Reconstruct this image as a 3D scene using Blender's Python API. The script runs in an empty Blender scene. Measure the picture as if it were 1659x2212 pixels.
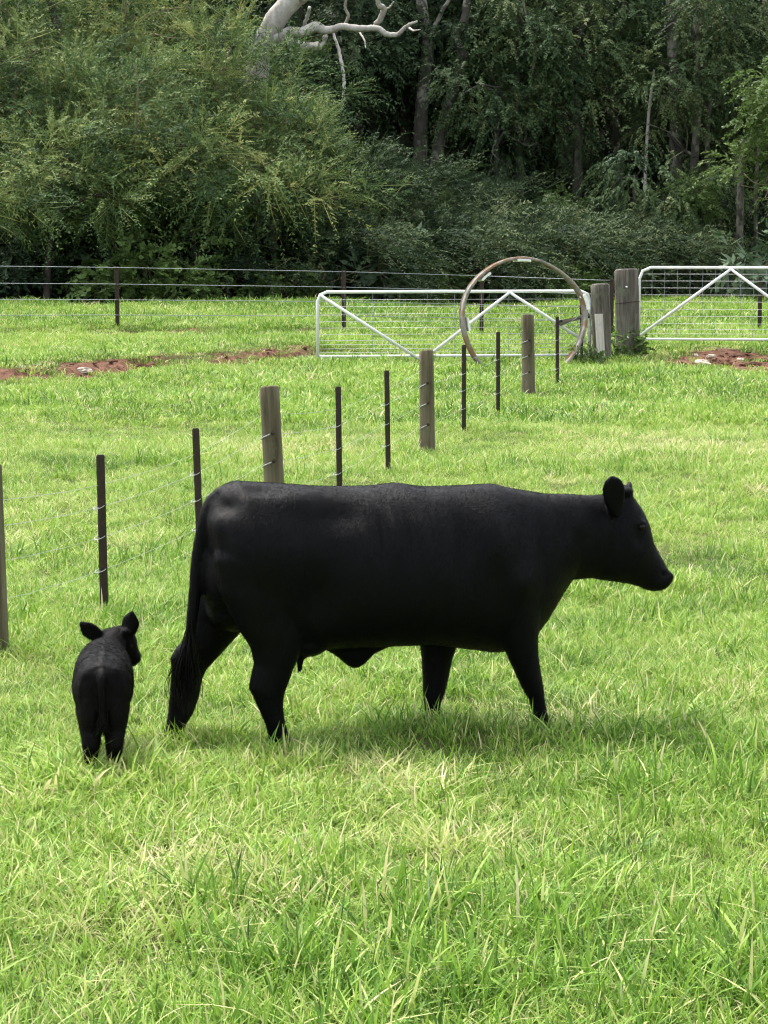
import bpy, math
import numpy as np
from mathutils import Vector, Matrix

scene = bpy.context.scene
col = scene.collection
R = math.radians

# ------------------------------------------------------------------ camera, sky, sun, exposure
FU = 4900.0            # focal length in units of a 1659 x 2212 frame
CAMH = 2.5
PITCH = math.atan2(643.0, FU)
cam_d = bpy.data.cameras.new('camera')
cam = bpy.data.objects.new('camera', cam_d)
col.objects.link(cam)
cam.location = (0, 0, CAMH)
cam.rotation_euler = (math.pi / 2 - PITCH, 0, 0)
cam_d.sensor_fit = 'VERTICAL'
cam_d.sensor_height = 24.0
cam_d.lens = FU / 2212.0 * 24.0
cam_d.clip_start = 0.1
cam_d.clip_end = 5000
scene.camera = cam

SUN_EL, SUN_AZ = R(62), R(-38)     # azimuth measured from +Y (away from camera) towards +X
w = bpy.data.worlds.new('World')
scene.world = w
w.use_nodes = True
nt = w.node_tree
for n in list(nt.nodes):
    nt.nodes.remove(n)
sky = nt.nodes.new('ShaderNodeTexSky')
sky.sky_type = 'NISHITA'
sky.sun_disc = False
sky.sun_elevation = SUN_EL
sky.sun_rotation = SUN_AZ
sky.dust_density = 4.0
sky.ozone_density = 1.0
hs = nt.nodes.new('ShaderNodeHueSaturation')
hs.inputs['Saturation'].default_value = 0.35
bg = nt.nodes.new('ShaderNodeBackground')
bg.inputs['Strength'].default_value = 0.15
wo = nt.nodes.new('ShaderNodeOutputWorld')
nt.links.new(sky.outputs[0], hs.inputs['Color'])
nt.links.new(hs.outputs[0], bg.inputs['Color'])
nt.links.new(bg.outputs[0], wo.inputs['Surface'])

sun_d = bpy.data.lights.new('sun', 'SUN')
sun_d.energy = 1.35
sun_d.angle = R(16)
sun_d.color = (1.0, 0.95, 0.86)
sun = bpy.data.objects.new('sun', sun_d)
col.objects.link(sun)
sdir = Vector((math.sin(SUN_AZ) * math.cos(SUN_EL), math.cos(SUN_AZ) * math.cos(SUN_EL), math.sin(SUN_EL)))
sun.rotation_euler = sdir.to_track_quat('Z', 'Y').to_euler()

scene.view_settings.view_transform = 'Standard'
scene.view_settings.look = 'None'
scene.view_settings.exposure = 1.9
scene.view_settings.gamma = 1.0
scene.render.engine = 'CYCLES'
scene.cycles.max_bounces = 4
scene.cycles.diffuse_bounces = 2
scene.cycles.glossy_bounces = 2
scene.cycles.transmission_bounces = 2
scene.cycles.use_denoising = True
scene.cycles.use_adaptive_sampling = True
scene.cycles.adaptive_threshold = 0.02
scene.cycles.filter_width = 1.15

# ------------------------------------------------------------------ helpers: places
CP, SP = math.cos(PITCH), math.sin(PITCH)


def ray(u, v):
    xc = (u - 829.5) / FU
    yc = -(v - 1106.0) / FU
    return np.array([xc, CP + yc * SP, -SP + yc * CP])


def at(u, v, Y):
    """the point at distance Y down the paddock that is seen at (u, v)"""
    d = ray(u, v)
    return np.array([0, 0, CAMH]) + d * (Y / d[1])


def vnoise(x, y, s, seed=0):
    x = np.asarray(x, float) / s + seed * 17.31
    y = np.asarray(y, float) / s + seed * 9.77
    xi, yi = np.floor(x), np.floor(y)
    xf, yf = x - xi, y - yi
    xf = xf * xf * (3 - 2 * xf)
    yf = yf * yf * (3 - 2 * yf)

    def hsh(a, b):
        q = np.sin(a * 127.1 + b * 311.7 + seed * 74.7) * 43758.5453
        return q - np.floor(q)
    return ((hsh(xi, yi) * (1 - xf) + hsh(xi + 1, yi) * xf) * (1 - yf)
            + (hsh(xi, yi + 1) * (1 - xf) + hsh(xi + 1, yi + 1) * xf) * yf)


def sstep(a, b, x):
    t = np.clip((np.asarray(x, float) - a) / (b - a), 0, 1)
    return t * t * (3 - 2 * t)


# the crest of the small eroded bank that crosses the far paddock
B1X = np.array([-30, -5.8, -4.9, -4.0, -3.2, -2.4, -1.6, -1.1, 30.])
B1Y = np.array([31.0, 33.8, 35.0, 36.6, 38.0, 38.3, 39.5, 40.4, 41.])


def bank1(x):
    return np.interp(x, B1X, B1Y)


def gz(x, y):
    x = np.asarray(x, float)
    y = np.asarray(y, float)
    left = sstep(1.0, -1.5, x)
    h = left * 0.18 * sstep(-0.1, 0.55, y - bank1(x) + (vnoise(x, y, 0.5, 3) - .5) * 0.7)
    h = h + sstep(3.0, 0.0, x) * 0.10 * sstep(-0.2, 0.9, y - (44.8 + .05 * x) + (vnoise(x, y, 0.9, 4) - .5) * 1.1)
    h = h + 0.10 * sstep(37, 42, y) * sstep(2.5, 5.0, x)
    h = h + (vnoise(x, y, 2.3, 1) - .5) * 0.07 * sstep(2, 6, y) + (vnoise(x, y, 0.55, 2) - .5) * 0.035
    h = h + 0.075 * np.exp(-(((x - .45) / .55) ** 2 + ((y - 10.60) / .20) ** 2)) + 0.03 * np.exp(-(((x + .55) / .35) ** 2 + ((y - 10.05) / .16) ** 2))
    far = np.clip(y - 68, 0, 60)
    h = h + far * far / (far + 9) * 0.34  # rise behind the forest, added to block sky and light from behind
    return h


def ground_hit(u, v):
    d = ray(u, v)
    z = 0.0
    for _ in range(40):
        t = (z - CAMH) / d[2]
        p = np.array([0, 0, CAMH]) + d * t
        z = .5 * z + .5 * float(gz(p[0], p[1]))
    return np.array([p[0], p[1], z])


def grass_edge(x, y):
    return np.interp(x, [-10, -2.5, 3, 8], [55.5, 57.0, 61.5, 63.5]) + (vnoise(x, y, 1.5, 31) - .5) * 2.2


def dirt_shade_mask(x, y):
    x = np.asarray(x, float)
    y = np.asarray(y, float)
    n = (vnoise(x, y, 0.8, 11) - .5) * 1.3 + (vnoise(x, y, 0.25, 12) - .5) * 0.8
    dy = y - bank1(x)
    strip = np.exp(-((dy - 0.0 + n * .6) / np.interp(x, [-6, -3.5], [1.6, 1.25])) ** 2) * sstep(-0.9, -1.7, x)
    gap = 1 - 0.75 * np.exp(-((x + 3.15) / 0.42) ** 2)
    strip = .88 * strip * gap * (0.12 + 0.85 * vnoise(x, y, 0.9, 13) + .70 * vnoise(x, y, .32, 17))
    rx, ry = (x - 5.85) / 1.45, (y - 39.0) / 2.5
    pat = np.exp(-(rx * rx + ry * ry) ** 1.3) * (0.80 + n * .5 + .4 * vnoise(x, y, .35, 18))
    rx, ry = (x - 4.75) / 0.75, (y - 37.6) / 0.9
    pat2 = 0.62 * np.exp(-(rx * rx + ry * ry)) * (0.9 + n)
    rx, ry = (x - 2.5) / 1.6, (y - 39.6) / 1.0
    pat3 = 0.35 * np.exp(-(rx * rx + ry * ry)) * (0.9 + n)
    terrace_shade = .50 * np.exp(-((y - 44.6 - .05 * x + n * .8) / .55) ** 2) * sstep(-.6, -1.6, x) * (.4 + .9 * vnoise(x, y, 1.1, 15))  # second terrace's shadow line and darker grass, painted in as soil colour
    pat3 = np.maximum(pat3, terrace_shade)
    return np.clip(np.maximum(np.maximum(strip, pat), np.maximum(pat2, pat3)), 0, 1)


# ------------------------------------------------------------------ helpers: meshes, things
def link(o, parent=None):
    col.objects.link(o)
    if parent is not None:
        o.parent = parent
    return o


def tag(o, label=None, cat=None, group=None, kind=None):
    if label:
        o['label'] = label
    if cat:
        o['category'] = cat
    if group:
        o['group'] = group
    if kind:
        o['kind'] = kind
    return o


def empty(name, loc, rz=0.0):
    o = bpy.data.objects.new(name, None)
    o.location = tuple(float(c) for c in loc)
    o.rotation_euler = (0, 0, rz)
    return link(o)


def mesh(name, V, F, mat=None, smooth=False, attrs=None):
    me = bpy.data.meshes.new(name)
    V = np.asarray(V, np.float32)
    if isinstance(F, np.ndarray):
        n, k = F.shape
        me.vertices.add(len(V))
        me.vertices.foreach_set('co', V.ravel())
        me.loops.add(n * k)
        me.loops.foreach_set('vertex_index', F.astype(np.int32).ravel())
        me.polygons.add(n)
        me.polygons.foreach_set('loop_start', np.arange(0, n * k, k, dtype=np.int32))
        me.update(calc_edges=True)
    else:
        me.from_pydata([tuple(map(float, v)) for v in V], [], [tuple(f) for f in F])
        me.update()
    if mat:
        me.materials.append(mat)
    if smooth:
        me.polygons.foreach_set('use_smooth', np.ones(len(me.polygons), bool))
    for k, a in (attrs or {}).items():
        at_ = me.attributes.new(k, 'FLOAT', 'POINT')
        at_.data.foreach_set('value', np.asarray(a, np.float32))
    return me


def obj(name, me, parent=None):
    return link(bpy.data.objects.new(name, me), parent)


class MB:
    """collects shapes into one mesh"""

    def __init__(self):
        self.V, self.F, self.n = [], [], 0

    def add(self, V, F):
        self.V.append(np.asarray(V, float))
        self.F += [tuple(i + self.n for i in f) for f in F]
        self.n += len(V)
        return self

    def tube(self, pts, rad, k=8, caps=True, squash=None):
        pts = np.asarray(pts, float)
        n = len(pts)
        rad = np.broadcast_to(np.asarray(rad, float), (n,)) if np.ndim(rad) < 2 else rad
        tan = np.gradient(pts, axis=0)
        tan /= np.linalg.norm(tan, axis=1)[:, None] + 1e-9
        ref = np.array([0, 0, 1.0]) if abs(tan[0][2]) < 0.9 else np.array([0, 1.0, 0])
        V = []
        a = np.cross(tan[0], ref)
        for i in range(n):
            a = a - tan[i] * a.dot(tan[i])
            a /= np.linalg.norm(a) + 1e-9
            b = np.cross(tan[i], a)
            for j in range(k):
                t = 2 * math.pi * j / k
                V.append(pts[i] + rad[i] * (a * math.cos(t) + b * math.sin(t)))
        F = []
        for i in range(n - 1):
            for j in range(k):
                F.append((i * k + j, i * k + (j + 1) % k, (i + 1) * k + (j + 1) % k, (i + 1) * k + j))
        if caps:
            F.append(tuple(range(k - 1, -1, -1)))
            F.append(tuple((n - 1) * k + j for j in range(k)))
        return self.add(V, F)

    def rings(self, rings):
        """loft through rings that all hold k points"""
        k = len(rings[0])
        V = np.concatenate(rings)
        F = []
        for i in range(len(rings) - 1):
            for j in range(k):
                F.append((i * k + j, i * k + (j + 1) % k, (i + 1) * k + (j + 1) % k, (i + 1) * k + j))
        F.append(tuple(range(k - 1, -1, -1)))
        F.append(tuple((len(rings) - 1) * k + j for j in range(k)))
        return self.add(V, F)

    def box(self, c, s, rot=None):
        c = np.asarray(c, float)
        q = np.array([[x, y, z] for x in (-.5, .5) for y in (-.5, .5) for z in (-.5, .5)]) * np.asarray(s, float)
        if rot is not None:
            q = q @ np.asarray(rot).T
        return self.add(q + c, [(0, 1, 3, 2), (4, 6, 7, 5), (0, 4, 5, 1), (2, 3, 7, 6), (0, 2, 6, 4), (1, 5, 7, 3)])

    def mesh(self, name, mat, smooth=False):
        return mesh(name, np.concatenate(self.V), self.F, mat, smooth)


def smooth_path(pts, n):
    """Catmull-Rom through control points"""
    P = np.asarray(pts, float)
    P = np.vstack([2 * P[0] - P[1], P, 2 * P[-1] - P[-2]])
    out = []
    m = len(P) - 3
    for q in np.linspace(0, m - 1e-6, n):
        i = int(q)
        t = q - i
        a, b, c, d = P[i], P[i + 1], P[i + 2], P[i + 3]
        out.append(.5 * ((2 * b) + (-a + c) * t + (2 * a - 5 * b + 4 * c - d) * t * t + (-a + 3 * b - 3 * c + d) * t ** 3))
    return np.array(out)


# ------------------------------------------------------------------ helpers: materials
def new_mat(name):
    m = bpy.data.materials.new(name)
    m.use_nodes = True
    t = m.node_tree
    p = t.nodes['Principled BSDF']
    return m, t, p


def N(t, kind, **kw):
    n = t.nodes.new(kind)
    for k, v in kw.items():
        if k in n.inputs.keys():
            n.inputs[k].default_value = v
        else:
            setattr(n, k, v)
    return n


def ramp(t, stops, fac=None):
    r = t.nodes.new('ShaderNodeValToRGB')
    e = r.color_ramp.elements
    while len(e) > 1:
        e.remove(e[-1])
    e[0].position, e[0].color = stops[0][0], (*stops[0][1], 1)
    for p, c in stops[1:]:
        q = e.new(p)
        q.color = (*c, 1)
    if fac is not None:
        t.links.new(fac, r.inputs[0])
    return r


def mixc(t, a, b, fac, mode='MIX'):
    m = t.nodes.new('ShaderNodeMix')
    m.data_type = 'RGBA'
    m.blend_type = mode
    for s, v in ((m.inputs[6], a), (m.inputs[7], b), (m.inputs[0], fac)):
        if hasattr(v, 'links'):
            t.links.new(v, s)
        elif isinstance(v, tuple):
            s.default_value = (*v, 1)
        else:
            s.default_value = v
    return m.outputs[2]


def noise_tex(t, scale, detail=4, rough=.6, vec=None, stretch=None):
    n = N(t, 'ShaderNodeTexNoise', Scale=scale, Detail=detail, Roughness=rough)
    if vec is not None:
        if stretch:
            mp = t.nodes.new('ShaderNodeMapping')
            mp.inputs['Scale'].default_value = stretch
            t.links.new(vec, mp.inputs['Vector'])
            vec = mp.outputs[0]
        t.links.new(vec, n.inputs['Vector'])
    return n


def bump(t, p, height, strength, dist):
    b = N(t, 'ShaderNodeBump', Strength=strength, Distance=dist)
    t.links.new(height, b.inputs['Height'])
    t.links.new(b.outputs[0], p.inputs['Normal'])
    return b


def leaf_mat(name, stops, rough=.55, trans=.25, spec=.10):
    """leaf colour from the per-vertex tone; optional drift of tone across the paddock"""
    m, t, p = new_mat(name)
    a = N(t, 'ShaderNodeAttribute', attribute_name='tone')
    fac = a.outputs['Fac']
    oi = N(t, 'ShaderNodeObjectInfo')
    ad = N(t, 'ShaderNodeMath', operation='MULTIPLY_ADD')
    t.links.new(oi.outputs['Random'], ad.inputs[0])
    ad.inputs[1].default_value = .16
    ad.inputs[2].default_value = -.08
    ad2 = N(t, 'ShaderNodeMath', operation='ADD')
    t.links.new(fac, ad2.inputs[0])
    t.links.new(ad.outputs[0], ad2.inputs[1])
    r = ramp(t, stops, ad2.outputs[0])
    c = r.outputs[0]
    t.links.new(c, p.inputs['Base Color'])
    p.inputs['Roughness'].default_value = rough
    p.inputs['Specular IOR Level'].default_value = spec
    tr = N(t, 'ShaderNodeBsdfTranslucent')
    t.links.new(c, tr.inputs['Color'])
    mx = N(t, 'ShaderNodeMixShader')
    mx.inputs[0].default_value = trans
    t.links.new(p.outputs[0], mx.inputs[1])
    t.links.new(tr.outputs[0], mx.inputs[2])
    t.links.new(mx.outputs[0], t.nodes['Material Output'].inputs['Surface'])
    return m


def bark_mat(name, dark, light, scale=3.0, stretch=(1, 1, .25), blotch=None, bstr=.5):
    m, t, p = new_mat(name)
    tc = N(t, 'ShaderNodeTexCoord')
    n = noise_tex(t, scale, 6, .65, tc.outputs['Object'], stretch)
    r = ramp(t, [(.3, dark), (.62, light)], n.outputs['Fac'])
    c = r.outputs[0]
    if blotch:
        n2 = noise_tex(t, scale * .8, 3, .6, tc.outputs['Object'], (1.4, 1.4, 1.0))
        r2 = ramp(t, [(.5, (0, 0, 0)), (.58, (1, 1, 1))], n2.outputs['Fac'])
        c = mixc(t, c, blotch, r2.outputs[0])
    t.links.new(c, p.inputs['Base Color'])
    p.inputs['Roughness'].default_value = .9
    p.inputs['Specular IOR Level'].default_value = .15
    n3 = noise_tex(t, scale * 5, 5, .7, tc.outputs['Object'], (1, 1, .2))
    bump(t, p, n3.outputs['Fac'], bstr, .03)
    return m


# ------------------------------------------------------------------ ground
def ground_material():
    m, t, p = new_mat('pasture soil')
    g = N(t, 'ShaderNodeNewGeometry')
    a = N(t, 'ShaderNodeAttribute', attribute_name='dirt_shade')  # bare soil plus the painted terrace shadow line
    n1 = noise_tex(t, 1.1, 5, .6, g.outputs['Position'])
    n2 = noise_tex(t, 9.0, 5, .7, g.outputs['Position'])
    thatch = ramp(t, [(.3, (.045, .075, .014)), (.5, (.085, .12, .028)), (.7, (.13, .13, .045))], n1.outputs['Fac'])
    th2 = mixc(t, thatch.outputs[0], (.05, .04, .018), n2.outputs['Fac'])
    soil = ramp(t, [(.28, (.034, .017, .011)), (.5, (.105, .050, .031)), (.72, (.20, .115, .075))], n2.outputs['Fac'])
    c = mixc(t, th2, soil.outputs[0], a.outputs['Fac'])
    leafl = ramp(t, [(.35, (.012, .010, .006)), (.65, (.035, .024, .014))], n2.outputs['Fac'])
    a2 = N(t, 'ShaderNodeAttribute', attribute_name='litter')
    c = mixc(t, c, leafl.outputs[0], a2.outputs['Fac'])
    t.links.new(c, p.inputs['Base Color'])
    p.inputs['Roughness'].default_value = .95
    p.inputs['Specular IOR Level'].default_value = .1
    n3 = noise_tex(t, 14.0, 6, .7, g.outputs['Position'])
    bump(t, p, n3.outputs['Fac'], .8, .05)
    return m


def build_ground():
    xs = np.concatenate([[-1500, -600, -250, -110, -60, -36], np.arange(-24, 24.01, .25), [36, 60, 110, 250, 600, 1500]])
    ys = np.concatenate([[-1500, -500, -150, -50, -15, 0], np.arange(4, 72.01, .25), np.arange(74, 130, 3), [160, 240, 480, 1000, 2500]])
    X, Y = np.meshgrid(xs, ys)
    Z = gz(X, Y)
    d = dirt_shade_mask(X, Y)
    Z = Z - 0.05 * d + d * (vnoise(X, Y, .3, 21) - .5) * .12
    nx, ny = len(xs), len(ys)
    V = np.stack([X.ravel(), Y.ravel(), Z.ravel()], 1)
    i = np.arange(nx * ny).reshape(ny, nx)
    F = np.stack([i[:-1, :-1].ravel(), i[:-1, 1:].ravel(), i[1:, 1:].ravel(), i[1:, :-1].ravel()], 1)
    litter = sstep(-1.5, 1.0, Y - grass_edge(X, Y)).ravel()
    me = mesh('ground', V, F, ground_material(), True, {'dirt_shade': sstep(.22, .45, d).ravel(), 'litter': litter})
    tag(obj('ground', me), 'green pasture with red soil showing at the far bank', kind='structure')


build_ground()

# ------------------------------------------------------------------ grass
grass_mat = leaf_mat('grass blade', [
    (0.0, (.046, .105, .016)), (.22, (.098, .208, .026)), (.45, (.185, .325, .039)), (.66, (.285, .410, .070)),
    (.80, (.42, .47, .16)), (.90, (.52, .48, .24)), (1.0, (.60, .53, .33))], rough=.5, trans=.34, spec=.2)


def tuft_mesh(name, rng, n, h, spread, wid, lean, straw, tone0, seg=4):
    V, F, T = [], [], []
    for i in range(n):
        r = spread * math.sqrt(rng.random())
        a = rng.random() * 6.283
        base = np.array([r * math.cos(a), r * math.sin(a), -.01])
        hh = h * (.45 + .75 * rng.random())
        b = rng.random() * 6.283
        out = np.array([math.cos(b), math.sin(b), 0]) * .75 + np.array([math.cos(a), math.sin(a), 0]) * .6 * r / spread
        out /= np.linalg.norm(out) + 1e-6
        le = lean * (.25 + 1.2 * rng.random())
        c = rng.random() * 6.283
        side = np.array([-out[1], out[0], 0]) * .8 + np.array([math.cos(c), math.sin(c), 0]) * .5
        side /= np.linalg.norm(side)
        ww = wid * (.6 + .8 * rng.random())
        st = rng.random() < straw
        tone = (.78 + .22 * rng.random()) if st else np.clip(tone0 + rng.normal() * .17, 0, .76)
        ben = .35 + .9 * rng.random()
        n0 = len(V)
        for s in range(seg):
            t = s / seg
            p = base + np.array([0, 0, 1.]) * hh * (t - .35 * le * ben * t * t) + out * hh * le * (t * .35 + ben * t * t * .65)
            k = ww * .5 * (1 - t ** 1.8 * .75) * (.75 + .5 * min(1, t * 3))
            V += [p - side * k, p + side * k]
            T += [tone * (.86 + .14 * t)] * 2
        t = 1.0
        V.append(base + np.array([0, 0, 1.]) * hh * (1 - .35 * le * ben) + out * hh * le * (.35 + ben * .65))
        T.append(tone)
        for s in range(seg - 1):
            q = n0 + 2 * s
            F += [(q, q + 1, q + 3), (q, q + 3, q + 2)]
        q = n0 + 2 * (seg - 1)
        F.append((q, q + 1, q + 2))
    return mesh(name, np.array(V), np.array(F), grass_mat, True, {'tone': T})


def scatter(name, P, rot, scl, pick, protos):
    """grass: blades in tufts, set on the points by geometry nodes"""
    me = mesh(name, P, np.zeros((0, 3), int))
    a = me.attributes.new('rot', 'FLOAT_VECTOR', 'POINT')
    a.data.foreach_set('vector', np.asarray(rot, np.float32).ravel())
    a = me.attributes.new('scl', 'FLOAT_VECTOR', 'POINT')
    a.data.foreach_set('vector', np.asarray(scl, np.float32).ravel())
    a = me.attributes.new('pick', 'INT', 'POINT')
    a.data.foreach_set('value', np.asarray(pick, np.int32))
    o = obj(name, me)
    ng = bpy.data.node_groups.new(name + '_scatter', 'GeometryNodeTree')
    ng.interface.new_socket('Geometry', in_out='INPUT', socket_type='NodeSocketGeometry')
    ng.interface.new_socket('Geometry', in_out='OUTPUT', socket_type='NodeSocketGeometry')
    gi = ng.nodes.new('NodeGroupInput')
    go = ng.nodes.new('NodeGroupOutput')
    g2i = ng.nodes.new('GeometryNodeGeometryToInstance')
    infos = []
    for pm in protos:
        po = bpy.data.objects.new(pm.name, pm)
        oi = ng.nodes.new('GeometryNodeObjectInfo')
        oi.inputs['Object'].default_value = po
        oi.inputs['As Instance'].default_value = False
        infos.append(oi)
    for oi in reversed(infos):     # a multi-input socket lists its links last first
        ng.links.new(oi.outputs['Geometry'], g2i.inputs[0])
    iop = ng.nodes.new('GeometryNodeInstanceOnPoints')
    iop.inputs['Pick Instance'].default_value = True

    def na(nm, ty):
        q = ng.nodes.new('GeometryNodeInputNamedAttribute')
        q.data_type = ty
        q.inputs['Name'].default_value = nm
        return q.outputs['Attribute']
    ng.links.new(gi.outputs[0], iop.inputs['Points'])
    ng.links.new(g2i.outputs[0], iop.inputs['Instance'])
    ng.links.new(na('pick', 'INT'), iop.inputs['Instance Index'])
    ng.links.new(na('scl', 'FLOAT_VECTOR'), iop.inputs['Scale'])
    e2r = ng.nodes.new('FunctionNodeEulerToRotation')
    ng.links.new(na('rot', 'FLOAT_VECTOR'), e2r.inputs[0])
    ng.links.new(e2r.outputs[0], iop.inputs['Rotation'])
    ng.links.new(iop.outputs[0], go.inputs[0])
    md = o.modifiers.new('scatter', 'NODES')
    md.node_group = ng
    return o


DRY = [(870, 1690, .35), (455, 1905, .45), (330, 1990, .35), (1130, 1570, .35), (650, 965, 1.0), (1400, 965, 1.2), (860, 1345, .4), (950, 1830, .4)]
LUSH = [(900, 2120, .75), (1400, 1690, .55), (1120, 2060, .6), (1280, 2140, .6), (250, 1215, .6), (700, 2120, .5), (1540, 2110, .5)]


FEET = [(.66, 10.72), (.24, 10.82), (-.48, 10.15), (-.98, 10.55), (-1.22, 9.82), (-1.34, 9.82)]   # where hooves stand in longer grass


def build_grass():
    rng = np.random.default_rng(5)
    protos, tones = [], (.22, .40, .50, .58, .66)
    # 0-4 fine sward by tone, 5-9 longer, 10-11 straw, 12-13 lush broad blades, 14-18 far sward
    for k, tn in enumerate(tones):
        protos.append(tuft_mesh('sward', rng, 54, .074, .10, .0045, 1.15, .10, tn))
    for k, tn in enumerate(tones):
        protos.append(tuft_mesh('long_sward', rng, 36, .112, .095, .0052, 1.1, .10, tn))
    for k in range(2):
        protos.append(tuft_mesh('straw', rng, 36, .095, .10, .0044, 1.2, .72, .5))
    for k in range(2):
        protos.append(tuft_mesh('lush', rng, 38, .135, .09, .0062, 1.05, .06, .30 + .1 * k))
    for k, tn in enumerate(tones):
        protos.append(tuft_mesh('far_sward', rng, 74, .090, .24, .010, 1.05, .12, tn, 3))
    for k in range(2):            # 19-20 a few long pale stems
        protos.append(tuft_mesh('stems', rng, 5, .21, .05, .0042, 1.25, .45, .62, 6))
    dry = [(*ground_hit(u, v)[:2], s) for u, v, s in DRY]
    lush = [(*ground_hit(u, v)[:2], s) for u, v, s in LUSH]
    P, Rt, S, K = [], [], [], []

    def sow(y0, y1, step, base, far):
        ys = np.arange(y0, y1, step)
        for y in ys:
            hw = .175 * y + 2.0 + .02 * y
            xs = np.arange(-hw, hw, step)
            x = xs + rng.uniform(-.6, .6, len(xs)) * step
            yy = y + rng.uniform(-.6, .6, len(xs)) * step
            dm = dirt_shade_mask(x, yy)
            big = vnoise(x, yy, 1.7, 41) * .5 + vnoise(x, yy, .4, 42) * .5
            if far:
                big = vnoise(x, yy, 3.6, 41) * .6 + vnoise(x, yy, 1.0, 42) * .4
            dr = np.zeros(len(x))
            lu = np.zeros(len(x))
            for (a, b, s) in dry:
                dr = np.maximum(dr, np.exp(-(((x - a) / s) ** 2 + ((yy - b) / s) ** 2)))
            for (a, b, s) in lush:
                lu = np.maximum(lu, np.exp(-(((x - a) / s) ** 2 + ((yy - b) / s) ** 2)))
            dr = np.maximum(dr * .95, sstep(.66, .86, vnoise(x, yy, .75, 44) * .7 + vnoise(x, yy, .25, 48) * .3) * .5)
            lu = np.maximum(lu, sstep(.78, .97, vnoise(x, yy, .8, 45)) * .45)
            hgt = .70 + .65 * vnoise(x, yy, .8, 43)
            for (a, b) in FEET:
                hgt = hgt * (1 + .55 * np.exp(-(((x - a) / .20) ** 2 + ((yy - b) / .16) ** 2)))
            hgt = hgt * (1 + .25 * sstep(.6, .8, vnoise(x, yy, .35, 46)))
            keep = (dm < .28 + .6 * rng.random(len(x)) ** 1.8) & (yy < grass_edge(x, yy))
            for i in np.nonzero(keep)[0]:
                tn = int(np.clip(np.round((big[i] - .5) * 6.5 + 2.3 + rng.normal() * .75), 0, 4))
                u = rng.random()
                s = hgt[i] * rng.uniform(.75, 1.25)
                if far:
                    k = 14 + tn
                    if rng.random() < sstep(.06, .22, dm[i]) * .75 * (yy[i] > 32):
                        k = 10 + int(rng.random() * 2) if rng.random() < .45 else 14
                        s *= .9
                    elif u < dr[i] * .5:
                        k = 10 + int(rng.random() * 2)
                        s *= 1.5
                    elif u > 1 - lu[i] * .5:
                        k = 14
                    s *= 1.0 + .35 * sstep(47, 60, yy[i])
                    if k > 14 and rng.random() < sstep(41, 50, yy[i]) * .75:
                        k = max(14, k - 2)
                elif rng.random() < .010:
                    k = 19 + int(rng.random() * 2)
                elif u < dr[i] * .75:
                    k = 10 + int(rng.random() * 2)
                elif rng.random() < lu[i] * .6:
                    k = 12 + int(rng.random() * 2)
                elif rng.random() < .22:
                    k = 5 + tn
                else:
                    k = tn
                P.append((x[i], yy[i], float(gz(x[i], yy[i])) - .004))
                Rt.append((rng.normal() * .12, rng.normal() * .12, rng.random() * 6.283))
                sx = s * rng.uniform(.85, 1.2)
                S.append((sx, sx, s * rng.uniform(.8, 1.2)))
                K.append(k)
    sow(5.6, 15.5, .082, 0, False)
    sow(15.5, 27.0, .125, 0, False)
    sow(27.0, 64.0, .195, 14, True)
    o = scatter('pasture_grass', np.array(P), np.array(Rt), np.array(S), np.array(K), protos)
    tag(o, 'bright green pasture grass with straw coloured patches', 'grass', kind='stuff')


build_grass()

# ------------------------------------------------------------------ cow
def remesh(name, mb, voxel, sm, mat, decimate=None):
    """one continuous skin over the lofted body masses"""
    me = mesh(name, np.concatenate(mb.V), mb.F)
    o = bpy.data.objects.new(name, me)
    col.objects.link(o)
    r = o.modifiers.new('skin', 'REMESH')
    r.mode = 'VOXEL'
    r.voxel_size = voxel
    s = o.modifiers.new('smooth', 'SMOOTH')
    s.factor = .5
    s.iterations = sm
    dg = bpy.context.evaluated_depsgraph_get()
    out = bpy.data.meshes.new_from_object(o.evaluated_get(dg))
    bpy.data.objects.remove(o)
    out.name = name
    out.materials.clear()
    out.materials.append(mat)
    out.polygons.foreach_set('use_smooth', np.ones(len(out.polygons), bool))
    return out


def hide_mat(name, c0, c1, rough, sheen, spec):
    m, t, p = new_mat(name)
    tc = N(t, 'ShaderNodeTexCoord')
    n = noise_tex(t, 3.0, 4, .6, tc.outputs['Object'])
    r = ramp(t, [(.35, c0), (.7, c1)], n.outputs['Fac'])
    t.links.new(r.outputs[0], p.inputs['Base Color'])
    n4 = noise_tex(t, 7.0, 4, .6, tc.outputs['Object'], (1, 1, .35))
    rr = ramp(t, [(.3, (rough - .08,) * 3), (.7, (rough + .12,) * 3)], n4.outputs['Fac'])
    t.links.new(rr.outputs[0], p.inputs['Roughness'])
    p.inputs['Specular IOR Level'].default_value = spec
    p.inputs['Sheen Weight'].default_value = sheen
    p.inputs['Sheen Roughness'].default_value = .45
    p.inputs['Sheen Tint'].default_value = (.75, .82, 1, 1)
    n2 = noise_tex(t, 160.0, 3, .7, tc.outputs['Object'], (1, 1, .22))
    n3 = noise_tex(t, 22.0, 3, .6, tc.outputs['Object'], (1, 1, .4))
    ad = N(t, 'ShaderNodeMath', operation='MULTIPLY_ADD')
    t.links.new(n3.outputs['Fac'], ad.inputs[0])
    ad.inputs[1].default_value = 1.2
    t.links.new(n2.outputs['Fac'], ad.inputs[2])
    bump(t, p, ad.outputs[0], .45, .006)
    return m


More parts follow.
